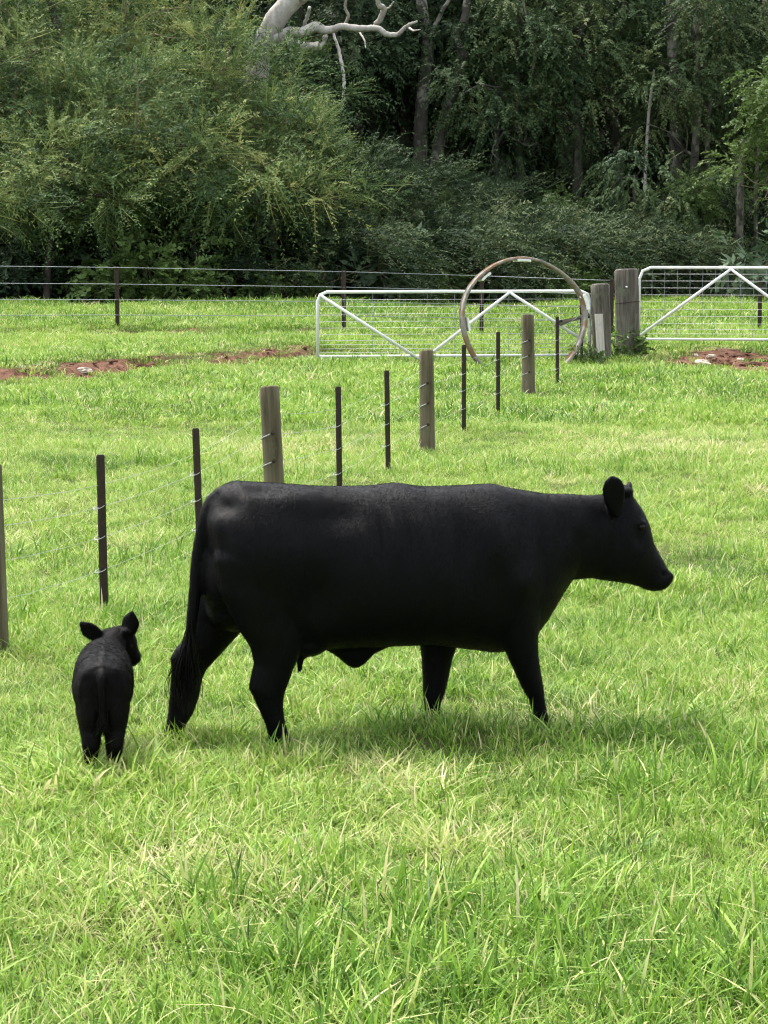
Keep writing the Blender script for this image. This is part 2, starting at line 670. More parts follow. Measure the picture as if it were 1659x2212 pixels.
cow_hide = hide_mat('black cow hide', (.0013, .0013, .0016), (.0024, .0023, .0026), .46, .0, .085)
calf_hide = hide_mat('black calf coat', (.0020, .0018, .0018), (.0050, .0038, .0033), .50, .0, .07)
hair_mat, _t, _p = new_mat('dark tail hair')
_p.inputs['Base Color'].default_value = (.0022, .0018, .0016, 1)
_p.inputs['Roughness'].default_value = .5
_p.inputs['Specular IOR Level'].default_value = .1
eye_mat, _t, _p = new_mat('dark wet eye')
_p.inputs['Base Color'].default_value = (.004, .003, .002, 1)
_p.inputs['Roughness'].default_value = .25
_p.inputs['Specular IOR Level'].default_value = .15

COW_YAW = R(20)
_g = at(770, 1615, 10.72)
COW_O = np.array([_g[0], 10.72, float(gz(_g[0], 10.72))])
CF = np.array([math.cos(COW_YAW), math.sin(COW_YAW), 0])      # forward
CL = np.array([-math.sin(COW_YAW), math.cos(COW_YAW), 0])     # to the cow's left (far side)


def cowp(u, v, lat=0.0):
    """cow-frame point (forward, lateral, up) on the lengthwise plane at the given lateral offset"""
    d = ray(u, v)
    o = np.array([0, 0, CAMH]) - COW_O - CL * lat
    t = -o.dot(CL) / d.dot(CL)
    q = np.array([0, 0, CAMH]) + d * t - COW_O
    return np.array([q.dot(CF), lat, q[2]])


def pair_loft(mb, secs, k=24):
    """sections: (u, v) of the two outline points, lateral centre, half width, squareness"""
    rings = []
    for s in secs:
        a = cowp(s[0], s[1], s[4])
        b = cowp(s[2], s[3], s[4])
        hw = s[5]
        e = s[6] if len(s) > 6 else 1.0
        low = s[7] if len(s) > 7 else 0.0
        c, h = (a + b) / 2, (a - b) / 2
        ring = []
        for j in range(k):
            t = 2 * math.pi * j / k
            ct, st = math.cos(t), math.sin(t)
            y = hw * math.copysign(abs(st) ** e, st)
            ct2 = ct - low * (1 - ct * ct)
            ring.append(c + h * ct2 + np.array([0, y, 0]))
        rings.append(np.array(ring))
    mb.rings(rings)


def ellipsoid(mb, c, r, rot=None, nu=16, nv=10):
    V, F = [], []
    for i in range(nv + 1):
        ph = math.pi * i / nv
        for j in range(nu):
            th = 2 * math.pi * j / nu
            V.append([r[0] * math.sin(ph) * math.cos(th), r[1] * math.sin(ph) * math.sin(th), r[2] * math.cos(ph)])
    for i in range(nv):
        for j in range(nu):
            F.append((i * nu + j, (i + 1) * nu + j, (i + 1) * nu + (j + 1) % nu, i * nu + (j + 1) % nu))
    V = np.array(V)
    if rot is not None:
        V = V @ np.array(rot).T
    mb.add(V + np.asarray(c), F)


def ear_shape(mb, base, tip, face, wid, thick=.014, cup=.35, tipp=2.0):
    """a cupped leaf-shaped ear from base to tip, opening towards face"""
    base, tip, face = (np.asarray(q, float) for q in (base, tip, face))
    ax = tip - base
    L = np.linalg.norm(ax)
    ax /= L
    face = face - ax * face.dot(ax)
    face /= np.linalg.norm(face)
    side = np.cross(ax, face)
    rings = []
    for t in np.linspace(0, 1, 12):
        wd = wid * (.34 + .66 * math.sin(min(1, t * 1.75) * math.pi / 2)) if t < .57 else wid * max(0, 1 - ((t - .57) / .43) ** tipp) ** (.5 if tipp == 2.0 else 1.0) + .004
        th = thick * (1.7 - 1.2 * t)
        ring = []
        for j in range(14):
            a = 2 * math.pi * j / 14
            s = math.cos(a)
            ring.append(base + ax * L * t + side * wd * s + face * (th * math.sin(a) + cup * wd * s * s))
        rings.append(np.array(ring))
    mb.rings(rings)


def bump_mesh(me, items):
    """push the hide in or out over hollows, bones and muscles: (centre, radii, amount along the normal)"""
    n = len(me.vertices)
    co = np.empty(n * 3, np.float32)
    me.vertices.foreach_get('co', co)
    co = co.reshape(-1, 3).astype(float)
    no = np.empty(n * 3, np.float32)
    me.vertices.foreach_get('normal', no)
    no = no.reshape(-1, 3)
    d = np.zeros(n)
    for c, r, amt in items:
        q = (co - np.asarray(c)) / np.asarray(r)
        d += amt * np.exp(-(q * q).sum(1))
    co += no * d[:, None]
    me.vertices.foreach_set('co', co.astype(np.float32).ravel())
    me.update()


def coat_hair(me, count, length, width, lie, seed, mat):
    """short hair lying along the hide: one sliver per hair, spread over the whole body"""
    rng = np.random.default_rng(seed)
    me.calc_loop_triangles()
    n = len(me.vertices)
    co = np.empty(n * 3, np.float32)
    me.vertices.foreach_get('co', co)
    co = co.reshape(-1, 3).astype(float)
    t = np.empty(len(me.loop_triangles) * 3, np.int32)
    me.loop_triangles.foreach_get('vertices', t)
    t = t.reshape(-1, 3)
    A, B, C = co[t[:, 0]], co[t[:, 1]], co[t[:, 2]]
    nr = np.cross(B - A, C - A)
    ar = np.linalg.norm(nr, axis=1)
    k = rng.choice(len(t), count, p=ar / ar.sum())
    a, b = rng.random(count), rng.random(count)
    f = a + b > 1
    a[f], b[f] = 1 - a[f], 1 - b[f]
    P = A[k] + (B[k] - A[k]) * a[:, None] + (C[k] - A[k]) * b[:, None]
    nn = nr[k] / (ar[k][:, None] + 1e-12)
    sw = np.stack([vnoise(P[:, 0] + P[:, 2], P[:, 1] * 2 + P[:, 2], .14, q) - .5 for q in (61, 62, 63)], 1)
    d = np.asarray(lie, float) + sw * 1.1 + rng.normal(size=(count, 3)) * .30
    d = d - nn * (d * nn).sum(1)[:, None]
    d /= np.linalg.norm(d, axis=1)[:, None] + 1e-9
    d = d + nn * (.20 + .16 * rng.random(count))[:, None]
    L = length * rng.uniform(.6, 1.3, count)
    side = np.cross(d, nn + rng.normal(size=(count, 3)) * .35)
    side /= np.linalg.norm(side, axis=1)[:, None] + 1e-9
    V = np.empty((count, 3, 3))
    V[:, 0] = P - side * width * .5 - nn * .001
    V[:, 1] = P + side * width * .5 - nn * .001
    V[:, 2] = P + d * L[:, None]
    return mesh('coat_hair', V.reshape(-1, 3), np.arange(count * 3).reshape(-1, 3), mat)


def hair_coat_mat(name, c, rough, spec):
    m, t, p = new_mat(name)
    p.inputs['Base Color'].default_value = (*c, 1)
    p.inputs['Roughness'].default_value = rough
    p.inputs['Specular IOR Level'].default_value = spec
    return m


cow_hair = hair_coat_mat('black cow hair', (.0017, .0019, .0026), .52, .07)
calf_hair = hair_coat_mat('black calf hair', (.0026, .0022, .0021), .58, .07)


def build_cow():
    mb = MB()
    T = [(443, 1110, 445, 1200, 0, .10, .9), (451, 1082, 454, 1270, 0, .175, .85), (476, 1056, 487, 1335, 0, .235, .8),
         (510, 1040, 528, 1372, 0, .27, .72), (566, 1043, 585, 1392, 0, .285, .75), (620, 1046, 645, 1400, 0, .285, .8, .05),
         (690, 1051, 706, 1398, 0, .305, .85, .08), (770, 1051, 780, 1395, 0, .335, .88, .1), (858, 1047, 862, 1391, 0, .345, .88, .1),
         (930, 1052, 930, 1390, 0, .33, .88, .08), (1000, 1049, 1000, 1399, 0, .295, .88, .05), (1064, 1050, 1064, 1408, 0, .27, .88),
         (1115, 1057, 1115, 1400, 0, .245, .9), (1150, 1062, 1147, 1373, 0, .215, .92), (1180, 1067, 1173, 1340, 0, .185, .95),
         (1210, 1067, 1204, 1290, 0, .155, 1), (1240, 1068, 1230, 1252, 0, .135, 1), (1275, 1070, 1258, 1250, 0, .122, 1),
         (1305, 1068, 1285, 1248, 0, .112, 1), (1325, 1080, 1305, 1235, 0, .09, 1)]
    pair_loft(mb, T, 72)
    ellipsoid(mb, cowp(478, 1235, 0), (.10, .17, .20))
    ellipsoid(mb, cowp(500, 1310, .04), (.12, .15, .12))
    # head
    pair_loft(mb, [(1318, 1062, 1256, 1230, 0, .06), (1340, 1052, 1262, 1246, 0, .092), (1362, 1066, 1292, 1252, 0, .112, .9), (1383, 1096, 1318, 1255, 0, .117, .9),
                   (1398, 1130, 1340, 1258, 0, .108, .9), (1406, 1166, 1362, 1262, 0, .090, .9), (1423, 1198, 1383, 1268, 0, .076, .85),
                   (1437, 1225, 1396, 1274, 0, .080, .8), (1445, 1238, 1408, 1276, 0, .080, .72), (1447, 1246, 1420, 1274, 0, .072, .65), (1444, 1252, 1432, 1266, 0, .052, .7)], 24)
    # jaw and cheek
    ellipsoid(mb, cowp(1312, 1200, 0), (.105, .098, .085))
    # brow above each eye
    for s in (-1, 1):
        ellipsoid(mb, cowp(1372, 1126, 0) + np.array([-.02, s * .092, 0]), (.040, .020, .022))
        # nostril wing
        ellipsoid(mb, cowp(1436, 1242, 0) + np.array([-.005, s * .052, 0]), (.028, .026, .026))
    ellipsoid(mb, cowp(1345, 1060, 0), (.05, .075, .03))
    # ears
    ear_shape(mb, cowp(1331, 1112, -.10), cowp(1321, 1027, -.16), np.array([-.30, -1, .15]), .058, .024, .2)
    ear_shape(mb, cowp(1350, 1090, .09), cowp(1360, 1045, .22), np.array([.9, -.5, 0]), .045, .022, .25)
    # legs: near hind, far hind, near fore, far fore
    pair_loft(mb, [(520, 1100, 600, 1098, -.08, .03), (480, 1150, 630, 1150, -.13, .085), (462, 1205, 645, 1220, -.155, .105), (474, 1280, 652, 1310, -.165, .105), (512, 1355, 654, 1382, -.17, .088),
                   (541, 1398, 645, 1420, -.17, .075), (549, 1432, 632, 1446, -.17, .064), (541, 1464, 625, 1470, -.17, .058),
                   (537, 1487, 615, 1495, -.17, .054), (549, 1509, 612, 1515, -.17, .046), (563, 1542, 613, 1540, -.17, .040),
                   (574, 1567, 617, 1566, -.17, .041), (580, 1590, 624, 1586, -.17, .043), (582, 1606, 634, 1606, -.17, .050), (580, 1634, 644, 1634, -.17, .056)], 18)
    pair_loft(mb, [(450, 1160, 600, 1160, .13, .08), (432, 1250, 565, 1270, .15, .095), (412, 1340, 524, 1360, .165, .08),
                   (398, 1380, 497, 1390, .17, .07), (380, 1400, 472, 1418, .17, .060), (368, 1420, 446, 1446, .17, .055),
                   (370, 1452, 437, 1466, .17, .048), (367, 1495, 431, 1503, .17, .043), (363, 1540, 418, 1540, .17, .040),
                   (359, 1566, 402, 1563, .17, .042), (354, 1584, 396, 1584, .17, .047), (350, 1604, 402, 1604, .17, .053)], 18)
    pair_loft(mb, [(1040, 1105, 1100, 1105, -.08, .03), (1025, 1150, 1140, 1160, -.13, .065), (1030, 1200, 1165, 1225, -.16, .085), (1055, 1300, 1166, 1320, -.16, .088), (1084, 1388, 1160, 1382, -.15, .075),
                   (1098, 1421, 1162, 1418, -.15, .062), (1114, 1455, 1167, 1450, -.15, .053), (1129, 1488, 1173, 1482, -.15, .047),
                   (1144, 1512, 1176, 1511, -.15, .038), (1152, 1545, 1182, 1542, -.15, .036), (1152, 1565, 1190, 1563, -.15, .041), (1152, 1585, 1200, 1585, -.15, .05)], 18)
    pair_loft(mb, [(880, 1280, 1010, 1280, .13, .06), (905, 1370, 990, 1385, .15, .062), (912, 1430, 976, 1425, .15, .056),
                   (913, 1460, 969, 1460, .15, .050), (914, 1490, 961, 1495, .15, .045), (917, 1520, 951, 1520, .15, .039),
                   (918, 1540, 950, 1540, .15, .038), (915, 1556, 955, 1556, .15, .043), (911, 1576, 960, 1576, .15, .05)], 18)
    # navel flap, udder and teat
    pair_loft(mb, [(685, 1350, 685, 1396, 0, .05), (712, 1350, 712, 1408, 0, .055), (732, 1350, 732, 1422, 0, .055), (750, 1350, 750, 1438, 0, .05),
                   (766, 1350, 766, 1445, 0, .05), (782, 1350, 782, 1439, 0, .05), (806, 1350, 806, 1413, 0, .055), (840, 1350, 840, 1397, 0, .05)], 14)
    ellipsoid(mb, cowp(655, 1385, -.05), (.13, .13, .075))
    mb.tube([cowp(650, 1405, -.09), cowp(648, 1430, -.09), cowp(647, 1453, -.09)], [.022, .019, .011], 10)
    # tail root and dock
    tp = smooth_path([cowp(515, 1060), cowp(482, 1067), cowp(460, 1084), cowp(447, 1110), cowp(437, 1152), cowp(427, 1210), cowp(421, 1280), cowp(414, 1345), cowp(407, 1395), cowp(403, 1425)], 40)
    mb.tube(tp, np.interp(np.linspace(0, 1, 40), [0, .15, .35, .7, 1], [.045, .038, .034, .030, .016]), 12)
    me = remesh('body', mb, .0095, 9, cow_hide)
    c = lambda u, v, l: cowp(u, v, l)
    bump_mesh(me, [(q, r, m * 1.8) for q, r, m in [
        (c(660, 1078, -.24), (.11, .12, .06), .018),      # hip bone
        (c(488, 1090, -.14), (.06, .09, .05), -.016),    # hollow beside the tail head
        (c(462, 1130, -.15), (.07, .09, .06), .008),      # pin bone
        (c(745, 1110, -.30), (.10, .12, .07), -.022),     # hunger hollow
        (c(585, 1190, -.28), (.20, .12, .17), .018),      # thigh muscle
        (c(560, 1060, -.12), (.10, .05, .04), -.008),
        (c(690, 1300, -.30), (.09, .12, .16), -.020),     # flank fold
        (c(862, 1150, -.33), (.018, .12, .12), .008), (c(835, 1150, -.33), (.016, .12, .12), -.007), (c(800, 1170, -.33), (.018, .12, .11), .006),
        (c(895, 1160, -.33), (.018, .12, .12), -.005), (c(925, 1170, -.33), (.02, .12, .12), .005),
        (c(1000, 1180, -.28), (.045, .12, .20), -.012),   # behind the shoulder
        (c(1070, 1160, -.25), (.09, .12, .16), .018),     # shoulder
        (c(1120, 1260, -.22), (.08, .12, .09), .014),
        (c(1165, 1190, -.18), (.035, .10, .13), -.010),   # neck crease before the shoulder
        (c(1250, 1130, -.12), (.05, .08, .05), .006),
        (c(1062, 1046, 0), (.09, .10, .04), .006), (c(858, 1044, 0), (.06, .1, .04), .005),
        (c(1385, 1165, -.11), (.04, .06, .05), -.006),
        (c(1436, 1240, -.075), (.012, .03, .010), -.010),
    ]])
    root = empty('cow', COW_O, COW_YAW)
    tag(root, 'adult black cow walking across the grass, seen from its side', 'cow')
    obj('body', me, root)
    tag(obj('coat_hair', coat_hair(me, 190000, .0145, .0017, (-.7, 0, -.75), 51, cow_hair), root), kind='stuff')
    # eye
    for s in (-1, 1):
        e = MB()
        ellipsoid(e, cowp(1372, 1133, 0) + np.array([-.014, s * .104, 0]), (.018, .010, .014), None, 12, 8)
        obj('eye', e.mesh('eye', eye_mat, True), root)
    # tail switch: long hair strands
    rng = np.random.default_rng(8)
    mbh = MB()
    a0 = np.array(cowp(409, 1370))
    for i in range(300):
        t0 = rng.random()
        u0, v0 = 413 - 9 * t0, 1335 + 85 * t0
        st = cowp(u0 + rng.normal() * 4, v0, rng.normal() * .012)
        ue = np.clip(402 + rng.normal() * 10, 372, 440)
        ve = 1465 + 85 * rng.random() - abs(ue - 402) * .5
        if rng.random() < .05:
            ue += rng.choice([-28, 16])
        mid = cowp(.5 * (u0 + ue) + (ue - 402) * .55 + rng.normal() * 4, .45 * v0 + .55 * ve, rng.normal() * .022)
        en = cowp(ue + rng.normal() * 3, ve, rng.normal() * .03)
        cl = smooth_path([st, mid, en + np.array([rng.normal() * .008, rng.normal() * .01, 0])], 9)
        mbh.tube(cl, np.linspace(.0030, .0007, 9), 4, False)
    obj('tail_hair', mbh.mesh('tail_hair', hair_mat, True), root)


build_cow()


# ------------------------------------------------------------------ calf (seen from behind, looking round to its right)
def sec_loft(mb, secs, k=20):
    """rings across a path: centre, half width vector, half height vector"""
    rings = []
    for c, a, b in secs:
        c, a, b = (np.asarray(q, float) for q in (c, a, b))
        rings.append(np.array([c + a * math.cos(2 * math.pi * j / k) + b * math.sin(2 * math.pi * j / k) for j in range(k)]))
    mb.rings(rings)


def build_calf():
    g = at(224, 1700, 9.90)
    O = np.array([g[0], 9.90, float(gz(g[0], 9.90))])
    mb = MB()
    ex, ez = np.array([1., 0, 0]), np.array([0, 0, 1.])
    body = [(-.045, .385, .06, .085, 0), (-.02, .385, .105, .135, 0), (.04, .385, .130, .150, 0), (.13, .385, .137, .155, -.002), (.25, .385, .136, .155, -.004),
            (.36, .395, .135, .152, -.006), (.45, .410, .126, .142, -.008), (.52, .430, .104, .120, -.006)]
    sec_loft(mb, [((x, y, z), ex * a, ez * b) for y, z, a, b, x in body])
    # neck bending to the right
    sec_loft(mb, [((0, .40, .42), ex * .085, ez * .105), ((.008, .50, .455), ex * .078 + np.array([0, -.01, 0]), ez * .09), ((.030, .58, .49), ex * .062, ez * .078 - np.array([0, .02, 0])),
                  ((.045, .625, .515), ex * .055, ez * .068 - np.array([0, .02, 0]))])
    # head: poll -> muzzle
    poll, muz = np.array([.048, .635, .532]), np.array([.122, .695, .396])
    ax = (muz - poll) / np.linalg.norm(muz - poll)
    wv = np.cross(ax, np.array([.25, -.95, 0.1]))          # across-face direction (near-far mixed)
    wv = np.array([-.62, .70, .0]) - ax * np.dot([-.62, .70, .0], ax)
    wv /= np.linalg.norm(wv)
    dv = np.cross(ax, wv)
    L = np.linalg.norm(muz - poll)
    hd = [(-.16, .045, .045), (.0, .064, .068), (.22, .070, .078), (.45, .062, .072), (.66, .050, .056), (.86, .046, .048), (1.0, .046, .043), (1.10, .030, .028)]
    sec_loft(mb, [(poll + ax * L * t - dv * 0.0, wv * a, dv * b) for t, a, b in hd], 16)
    # curly poll
    rng = np.random.default_rng(3)
    for i in range(7):
        ellipsoid(mb, poll + np.array([rng.normal() * .022, rng.normal() * .018, .028 + rng.normal() * .006]), (.024, .024, .016), None, 8, 6)
    # ears
    ear_shape(mb, np.array([-.004, .63, .506]), np.array([-.122, .60, .612]), np.array([-.2, -1, -.2]), .043, .015, .35, 1.7)
    ear_shape(mb, np.array([.090, .63, .506]), np.array([.124, .59, .664]), np.array([.4, .9, 0.1]), .046, .015, .35, 1.5)
    # hind legs (thigh, gaskin, hock, cannon)
    for s in (-1, 1):
        x = s * .052
        sec_loft(mb, [((x, .07, .38), ex * .066, np.array([0, .12, .02])), ((x, .05, .30), ex * .069, np.array([0, .105, .03])),
                      ((x * 1.0, .02, .23), ex * .056, np.array([0, .065, .02])), ((x, -.015, .175), ex * .044, np.array([0, .044, .012])),
                      ((x, -.025, .145), ex * .040, np.array([0, .038, .005])), ((x, -.018, .10), ex * .035, np.array([0, .030, 0])),
                      ((x, -.008, .055), ex * .030, np.array([0, .028, 0])), ((x, 0, .03), ex * .031, np.array([0, .032, 0])), ((x, .012, -.008), ex * .034, np.array([0, .042, 0]))], 14)
        sec_loft(mb, [((x, .46, .36), ex * .045, np.array([0, .07, .0])), ((x, .46, .26), ex * .038, np.array([0, .05, .0])), ((x, .465, .20), ex * .032, np.array([0, .038, .0])),
                      ((x, .465, .15), ex * .029, np.array([0, .032, 0])), ((x, .465, .07), ex * .024, np.array([0, .026, 0])), ((x, .475, -.008), ex * .032, np.array([0, .04, 0]))], 14)
    # tail
    mb.tube(smooth_path([(0, .02, .50), (0, -.045, .475), (0, -.066, .42), (.002, -.066, .33), (.004, -.060, .24)], 24), np.linspace(.024, .014, 24), 10)
    me = remesh('body', mb, .0062, 8, calf_hide)
    bump_mesh(me, [((-.06, -.02, .49), (.04, .06, .03), .010), ((.06, -.02, .49), (.04, .06, .03), .010),
                   ((0, .10, .545), (.018, .3, .03), .008), ((.09, .12, .50), (.03, .05, .03), .006), ((-.09, .12, .50), (.03, .05, .03), .006)])
    root = empty('calf', O, R(5))
    root.scale = (1.0, 1.0, .95)
    tag(root, 'small black calf seen from behind, turning its head towards the cow', 'calf')
    obj('body', me, root)
    tag(obj('coat_hair', coat_hair(me, 60000, .017, .0014, (0, -.6, -.8), 52, calf_hair), root), kind='stuff')
    mbh = MB()
    for i in range(150):
        a = np.array([.003 + rng.normal() * .008, -.076 + rng.normal() * .008, .31 - .08 * rng.random()])
        e = np.array([.004 + rng.normal() * .020, -.062 + rng.normal() * .010, .19 + .05 * rng.random()])
        mbh.tube(smooth_path([a, (a + e) / 2 + np.array([rng.normal() * .006, -.012, 0]), e], 6), np.linspace(.0022, .0006, 6), 4, False)
    obj('tail_hair', mbh.mesh('tail_hair', hair_mat, True), root)
    ee = MB()
    ellipsoid(ee, poll + ax * L * .36 - wv * .060 + dv * .0, (.010, .010, .011), None, 10, 8)
    obj('eye', ee.mesh('eye', eye_mat, True), root)


build_calf()

# ------------------------------------------------------------------ fences, gates, hoop
def timber_mat(name, dark, mid, light, lichen):
    m, t, p = new_mat(name)
    tc = N(t, 'ShaderNodeTexCoord')
    n = noise_tex(t, 7.0, 6, .65, tc.outputs['Object'], (2.2, 2.2, .18))
    r = ramp(t, [(.28, dark), (.5, mid), (.74, light)], n.outputs['Fac'])
    n2 = noise_tex(t, 5.0, 5, .65, tc.outputs['Object'])
    r2 = ramp(t, [(.52, (0, 0, 0)), (.66, (1, 1, 1))], n2.outputs['Fac'])
    c = mixc(t, r.outputs[0], lichen, r2.outputs[0])
    t.links.new(c, p.inputs['Base Color'])
    p.inputs['Roughness'].default_value = .92
    p.inputs['Specular IOR Level'].default_value = .12
    n3 = noise_tex(t, 26.0, 5, .7, tc.outputs['Object'], (2, 2, .10))
    bump(t, p, n3.outputs['Fac'], .8, .02)
    return m


def metal_mat(name, stops, rough, metallic, scale=20.0, spec=.4):
    m, t, p = new_mat(name)
    tc = N(t, 'ShaderNodeTexCoord')
    n = noise_tex(t, scale, 6, .65, tc.outputs['Object'])
    r = ramp(t, stops, n.outputs['Fac'])
    t.links.new(r.outputs[0], p.inputs['Base Color'])
    p.inputs['Roughness'].default_value = rough
    p.inputs['Metallic'].default_value = metallic
    p.inputs['Specular IOR Level'].default_value = spec
    bump(t, p, n.outputs['Fac'], .3, .004)
    return m


treated = timber_mat('treated pine post', (.050, .041, .026), (.118, .100, .064), (.190, .166, .115), (.112, .114, .068))
oldwood = timber_mat('old strainer timber', (.034, .029, .024), (.105, .095, .078), (.23, .215, .18), (.12, .130, .090))
topwood = timber_mat('sawn end grain', (.10, .085, .06), (.20, .175, .13), (.30, .27, .21), (.17, .16, .10))
picket_m = metal_mat('rusty black picket', [(.3, (.012, .008, .006)), (.55, (.030, .016, .010)), (.75, (.065, .032, .018))], .7, .0, 30)
wire_m = metal_mat('galvanised wire', [(.3, (.26, .27, .27)), (.7, (.42, .43, .42))], .5, .4, 40)
farwire_m = metal_mat('dull fence wire', [(.3, (.13, .15, .16)), (.7, (.24, .26, .27))], .6, .2, 40)
gate_m = metal_mat('pale galvanised gate tube', [(.3, (.58, .60, .59)), (.7, (.74, .75, .73))], .5, .0, 9)
hoop_m = metal_mat('rusted hoop steel', [(.36, (.11, .10, .088)), (.48, (.26, .245, .215)), (.56, (.20, .13, .085)), (.72, (.26, .135, .075))], .85, .0, 2.6, .15)
rag_m = metal_mat('white plastic wrap', [(.3, (.60, .61, .60)), (.7, (.78, .78, .76))], .6, .0, 12)
plank_m = timber_mat('pale sawn plank', (.32, .29, .24), (.50, .47, .41), (.62, .60, .54), (.42, .40, .34))


def post_mesh(name, h, r, mat, rng, taper=.94, k=18, chamfer=.012, sunk=.25):
    """round timber post with slightly wavy sides, checks and a weathered top"""
    rings = []
    ph = rng.random(4) * 6.28
    checks = rng.random(3) * 6.28
    for z in list(np.linspace(-sunk, h - chamfer, 12)) + [h]:
        q = r * (1 - (1 - taper) * max(z, 0) / h)
        if z == h:
            q -= chamfer
        ring = []
        for j in range(k):
            t = 2 * math.pi * j / k
            rr = q * (1 + .035 * math.sin(2 * t + ph[0] + z * .7) + .02 * math.sin(3 * t + ph[1] - z * 1.3) + .015 * math.sin(5 * t + ph[2] + 3 * z))
            for c in checks:
                rr -= q * .10 * math.exp(-((math.atan2(math.sin(t - c), math.cos(t - c))) / .16) ** 2) * (z > .1 * h)
            ring.append([rr * math.cos(t), rr * math.sin(t), z + (.012 * math.sin(t + ph[3]) if z >= h - chamfer else 0)])
        rings.append(np.array(ring))
    me = MB().rings(rings).mesh(name, mat, True)
    me.materials.append(topwood)
    for p in me.polygons:
        if len(p.vertices) > 6 and p.normal.z > .5:
            p.material_index = 1
            p.use_smooth = False
    return me


def picket_mesh(h, sunk=.3):
    """Y-section steel star picket with its row of wire holes as notched beads"""
    prof = []
    for a in (90, 210, 330):
        c, s = math.cos(R(a)), math.sin(R(a))
        for (d, o) in ((.007, .0045), (.030, .0035), (.030, -.0035), (.007, -.0045)):
            prof.append((d * c - o * s, d * s + o * c))
    prof = sorted(prof, key=lambda q: math.atan2(q[1], q[0]))
    prof = []
    for a in (90, 210, 330):
        c, s = math.cos(R(a)), math.sin(R(a))
        for (d, o) in ((.008, -.0046), (.031, -.0036), (.031, .0036), (.008, .0046)):
            prof.append((d * c - o * s, d * s + o * c))
    rings = [np.array([[x * q, y * q, z] for x, y in prof]) for z, q in ((-sunk, 1), (h - .012, 1), (h, .8))]
    mb = MB().rings(rings)
    return mb.mesh('steel_picket', picket_m)


def orient_leaning(o, base, top):
    """stand a post at base so that its head reaches top"""
    d = Vector(top) - Vector(base)
    o.rotation_euler = d.to_track_quat('Z', 'Y').to_euler()
    o.location = tuple(base)
    return d.length


def post_at(ub, vb, ut, vt, hid=.10):
    """base on the ground (its foot hidden in hid metres of grass) and head"""
    vb2 = vb + hid / CAMH * (vb - 463)
    b = ground_hit(ub + (ub - ut) / max(vb - vt, 1) * (vb2 - vb), vb2)
    t = at(ut, vt, b[1])
    return b, t


# u, v at the foot, u, v at the head, kind, width in units
PADDOCK = [(-3, 1368, -16, 1005, 'timber', 40), (223, 1287, 215, 982, 'picket', 14), (431, 1190, 421, 925, 'picket', 13), (596, 1120, 582, 835, 'timber', 46),
           (732, 1065, 729, 835, 'picket', 12), (837, 998, 834, 800, 'picket', 11), (923, 958, 921, 757, 'timber', 32), (1001, 914, 1001, 745, 'picket', 9),
           (1075, 880, 1075, 717, 'picket', 9), (1141, 836, 1140, 680, 'timber', 28), (1203, 822, 1203, 684, 'picket', 8), (1256, 770, 1255, 655, 'picket', 8)]


def build_paddock_fence():
    rng = np.random.default_rng(21)
    f0 = ground_hit(223, 1320)
    root = empty('paddock_fence', (0, 0, 0))
    tag(root, 'wire fence with timber posts and rusty steel pickets running down the paddock', 'fence')
    names = {'timber': 'timber_post', 'picket': 'steel_picket'}
    feet = []
    for ub, vb, ut, vt, kind, wd in PADDOCK:
        b, t = post_at(ub, vb, ut, vt)
        L = float(np.linalg.norm(t - b))
        sc = b[1] / FU
        if kind == 'timber':
            me = post_mesh('timber_post', L, wd * sc * .5 * 1.02, treated, rng)
            rad = wd * sc * .5
        else:
            me = picket_mesh(L)
            rad = .03
        o = obj(names[kind], me, root)
        orient_leaning(o, b, t)
        feet.append((b, t, L, rad, kind, o))
    end, endt = post_at(1300, 768, 1297, 613)
    feet.append((end, endt, float(np.linalg.norm(endt - end)), .15, 'strainer', None))
    fr = (.30, .54, .76, .92)
    for k, q in enumerate(fr):
        pts = []
        for i, (b, t, L, rad, kind, o) in enumerate(feet):
            p = b + (t - b) * q * min(1.0, 1.0 / L) if False else b + (t - b) * (q * .88)
            p = p + np.array([-rad * .75, -rad * .35, 0]) if kind == 'timber' else p + np.array([-.012, -.03, 0])
            pts.append(p)
        path = []
        for a, b in zip(pts[:-1], pts[1:]):
            for s in np.linspace(0, 1, 7)[:-1]:
                c = a + (b - a) * s
                path.append(c - np.array([0, 0, .02 * 4 * s * (1 - s) * (.5 + rng.random() * .3)]))
        path.append(pts[-1])
        obj('wire', MB().tube(path, .0015, 5).mesh('wire', wire_m, True), root)
        if k == 3:
            continue
        for (b, t, L, rad, kind, o), p in zip(feet[:-1], pts[:-1]):
            if kind == 'timber':
                # staple hole and the run of wire across the face of the post
                c = b + (t - b) * (q * .88)
                mb = MB().tube([c + np.array([-rad * .98, -.03, -.035]), c + np.array([-rad * .75, -rad * .72, -.016]), c + np.array([-rad * .1, -rad * 1.03, .012])], .0055, 6)
                tie = obj('wire_tie', mb.mesh('wire_tie', wire_m, True), o)
                tie.matrix_parent_inverse = o.matrix_basis.inverted()
                hole = obj('staple_hole', MB().tube([c + np.array([rad * .12, -rad * .95, .02]), c + np.array([rad * .12, -rad * 1.03, .02])], [.017, .012], 8).mesh('staple_hole', picket_m, True), o)
                hole.matrix_parent_inverse = o.matrix_basis.inverted()
            else:
                ring = [p + np.array([.036 * math.cos(a), .03 + .036 * math.sin(a), .010 * math.sin(a + .6) + .006 * math.cos(a)]) for a in np.linspace(0, 6.0, 14)]
                tie = obj('wire_tie', MB().tube(ring, .0028, 5).mesh('wire_tie', wire_m, True), o)
                tie.matrix_parent_inverse = o.matrix_basis.inverted()

    seat_root(root, feet[0][0])


def seat_root(root, p):
    """move a fence's Empty to the foot of its first post"""
    root.location = tuple(float(q) for q in p)
    for ch in root.children:
        ch.matrix_parent_inverse = Matrix.Translation(-root.location)


build_paddock_fence()


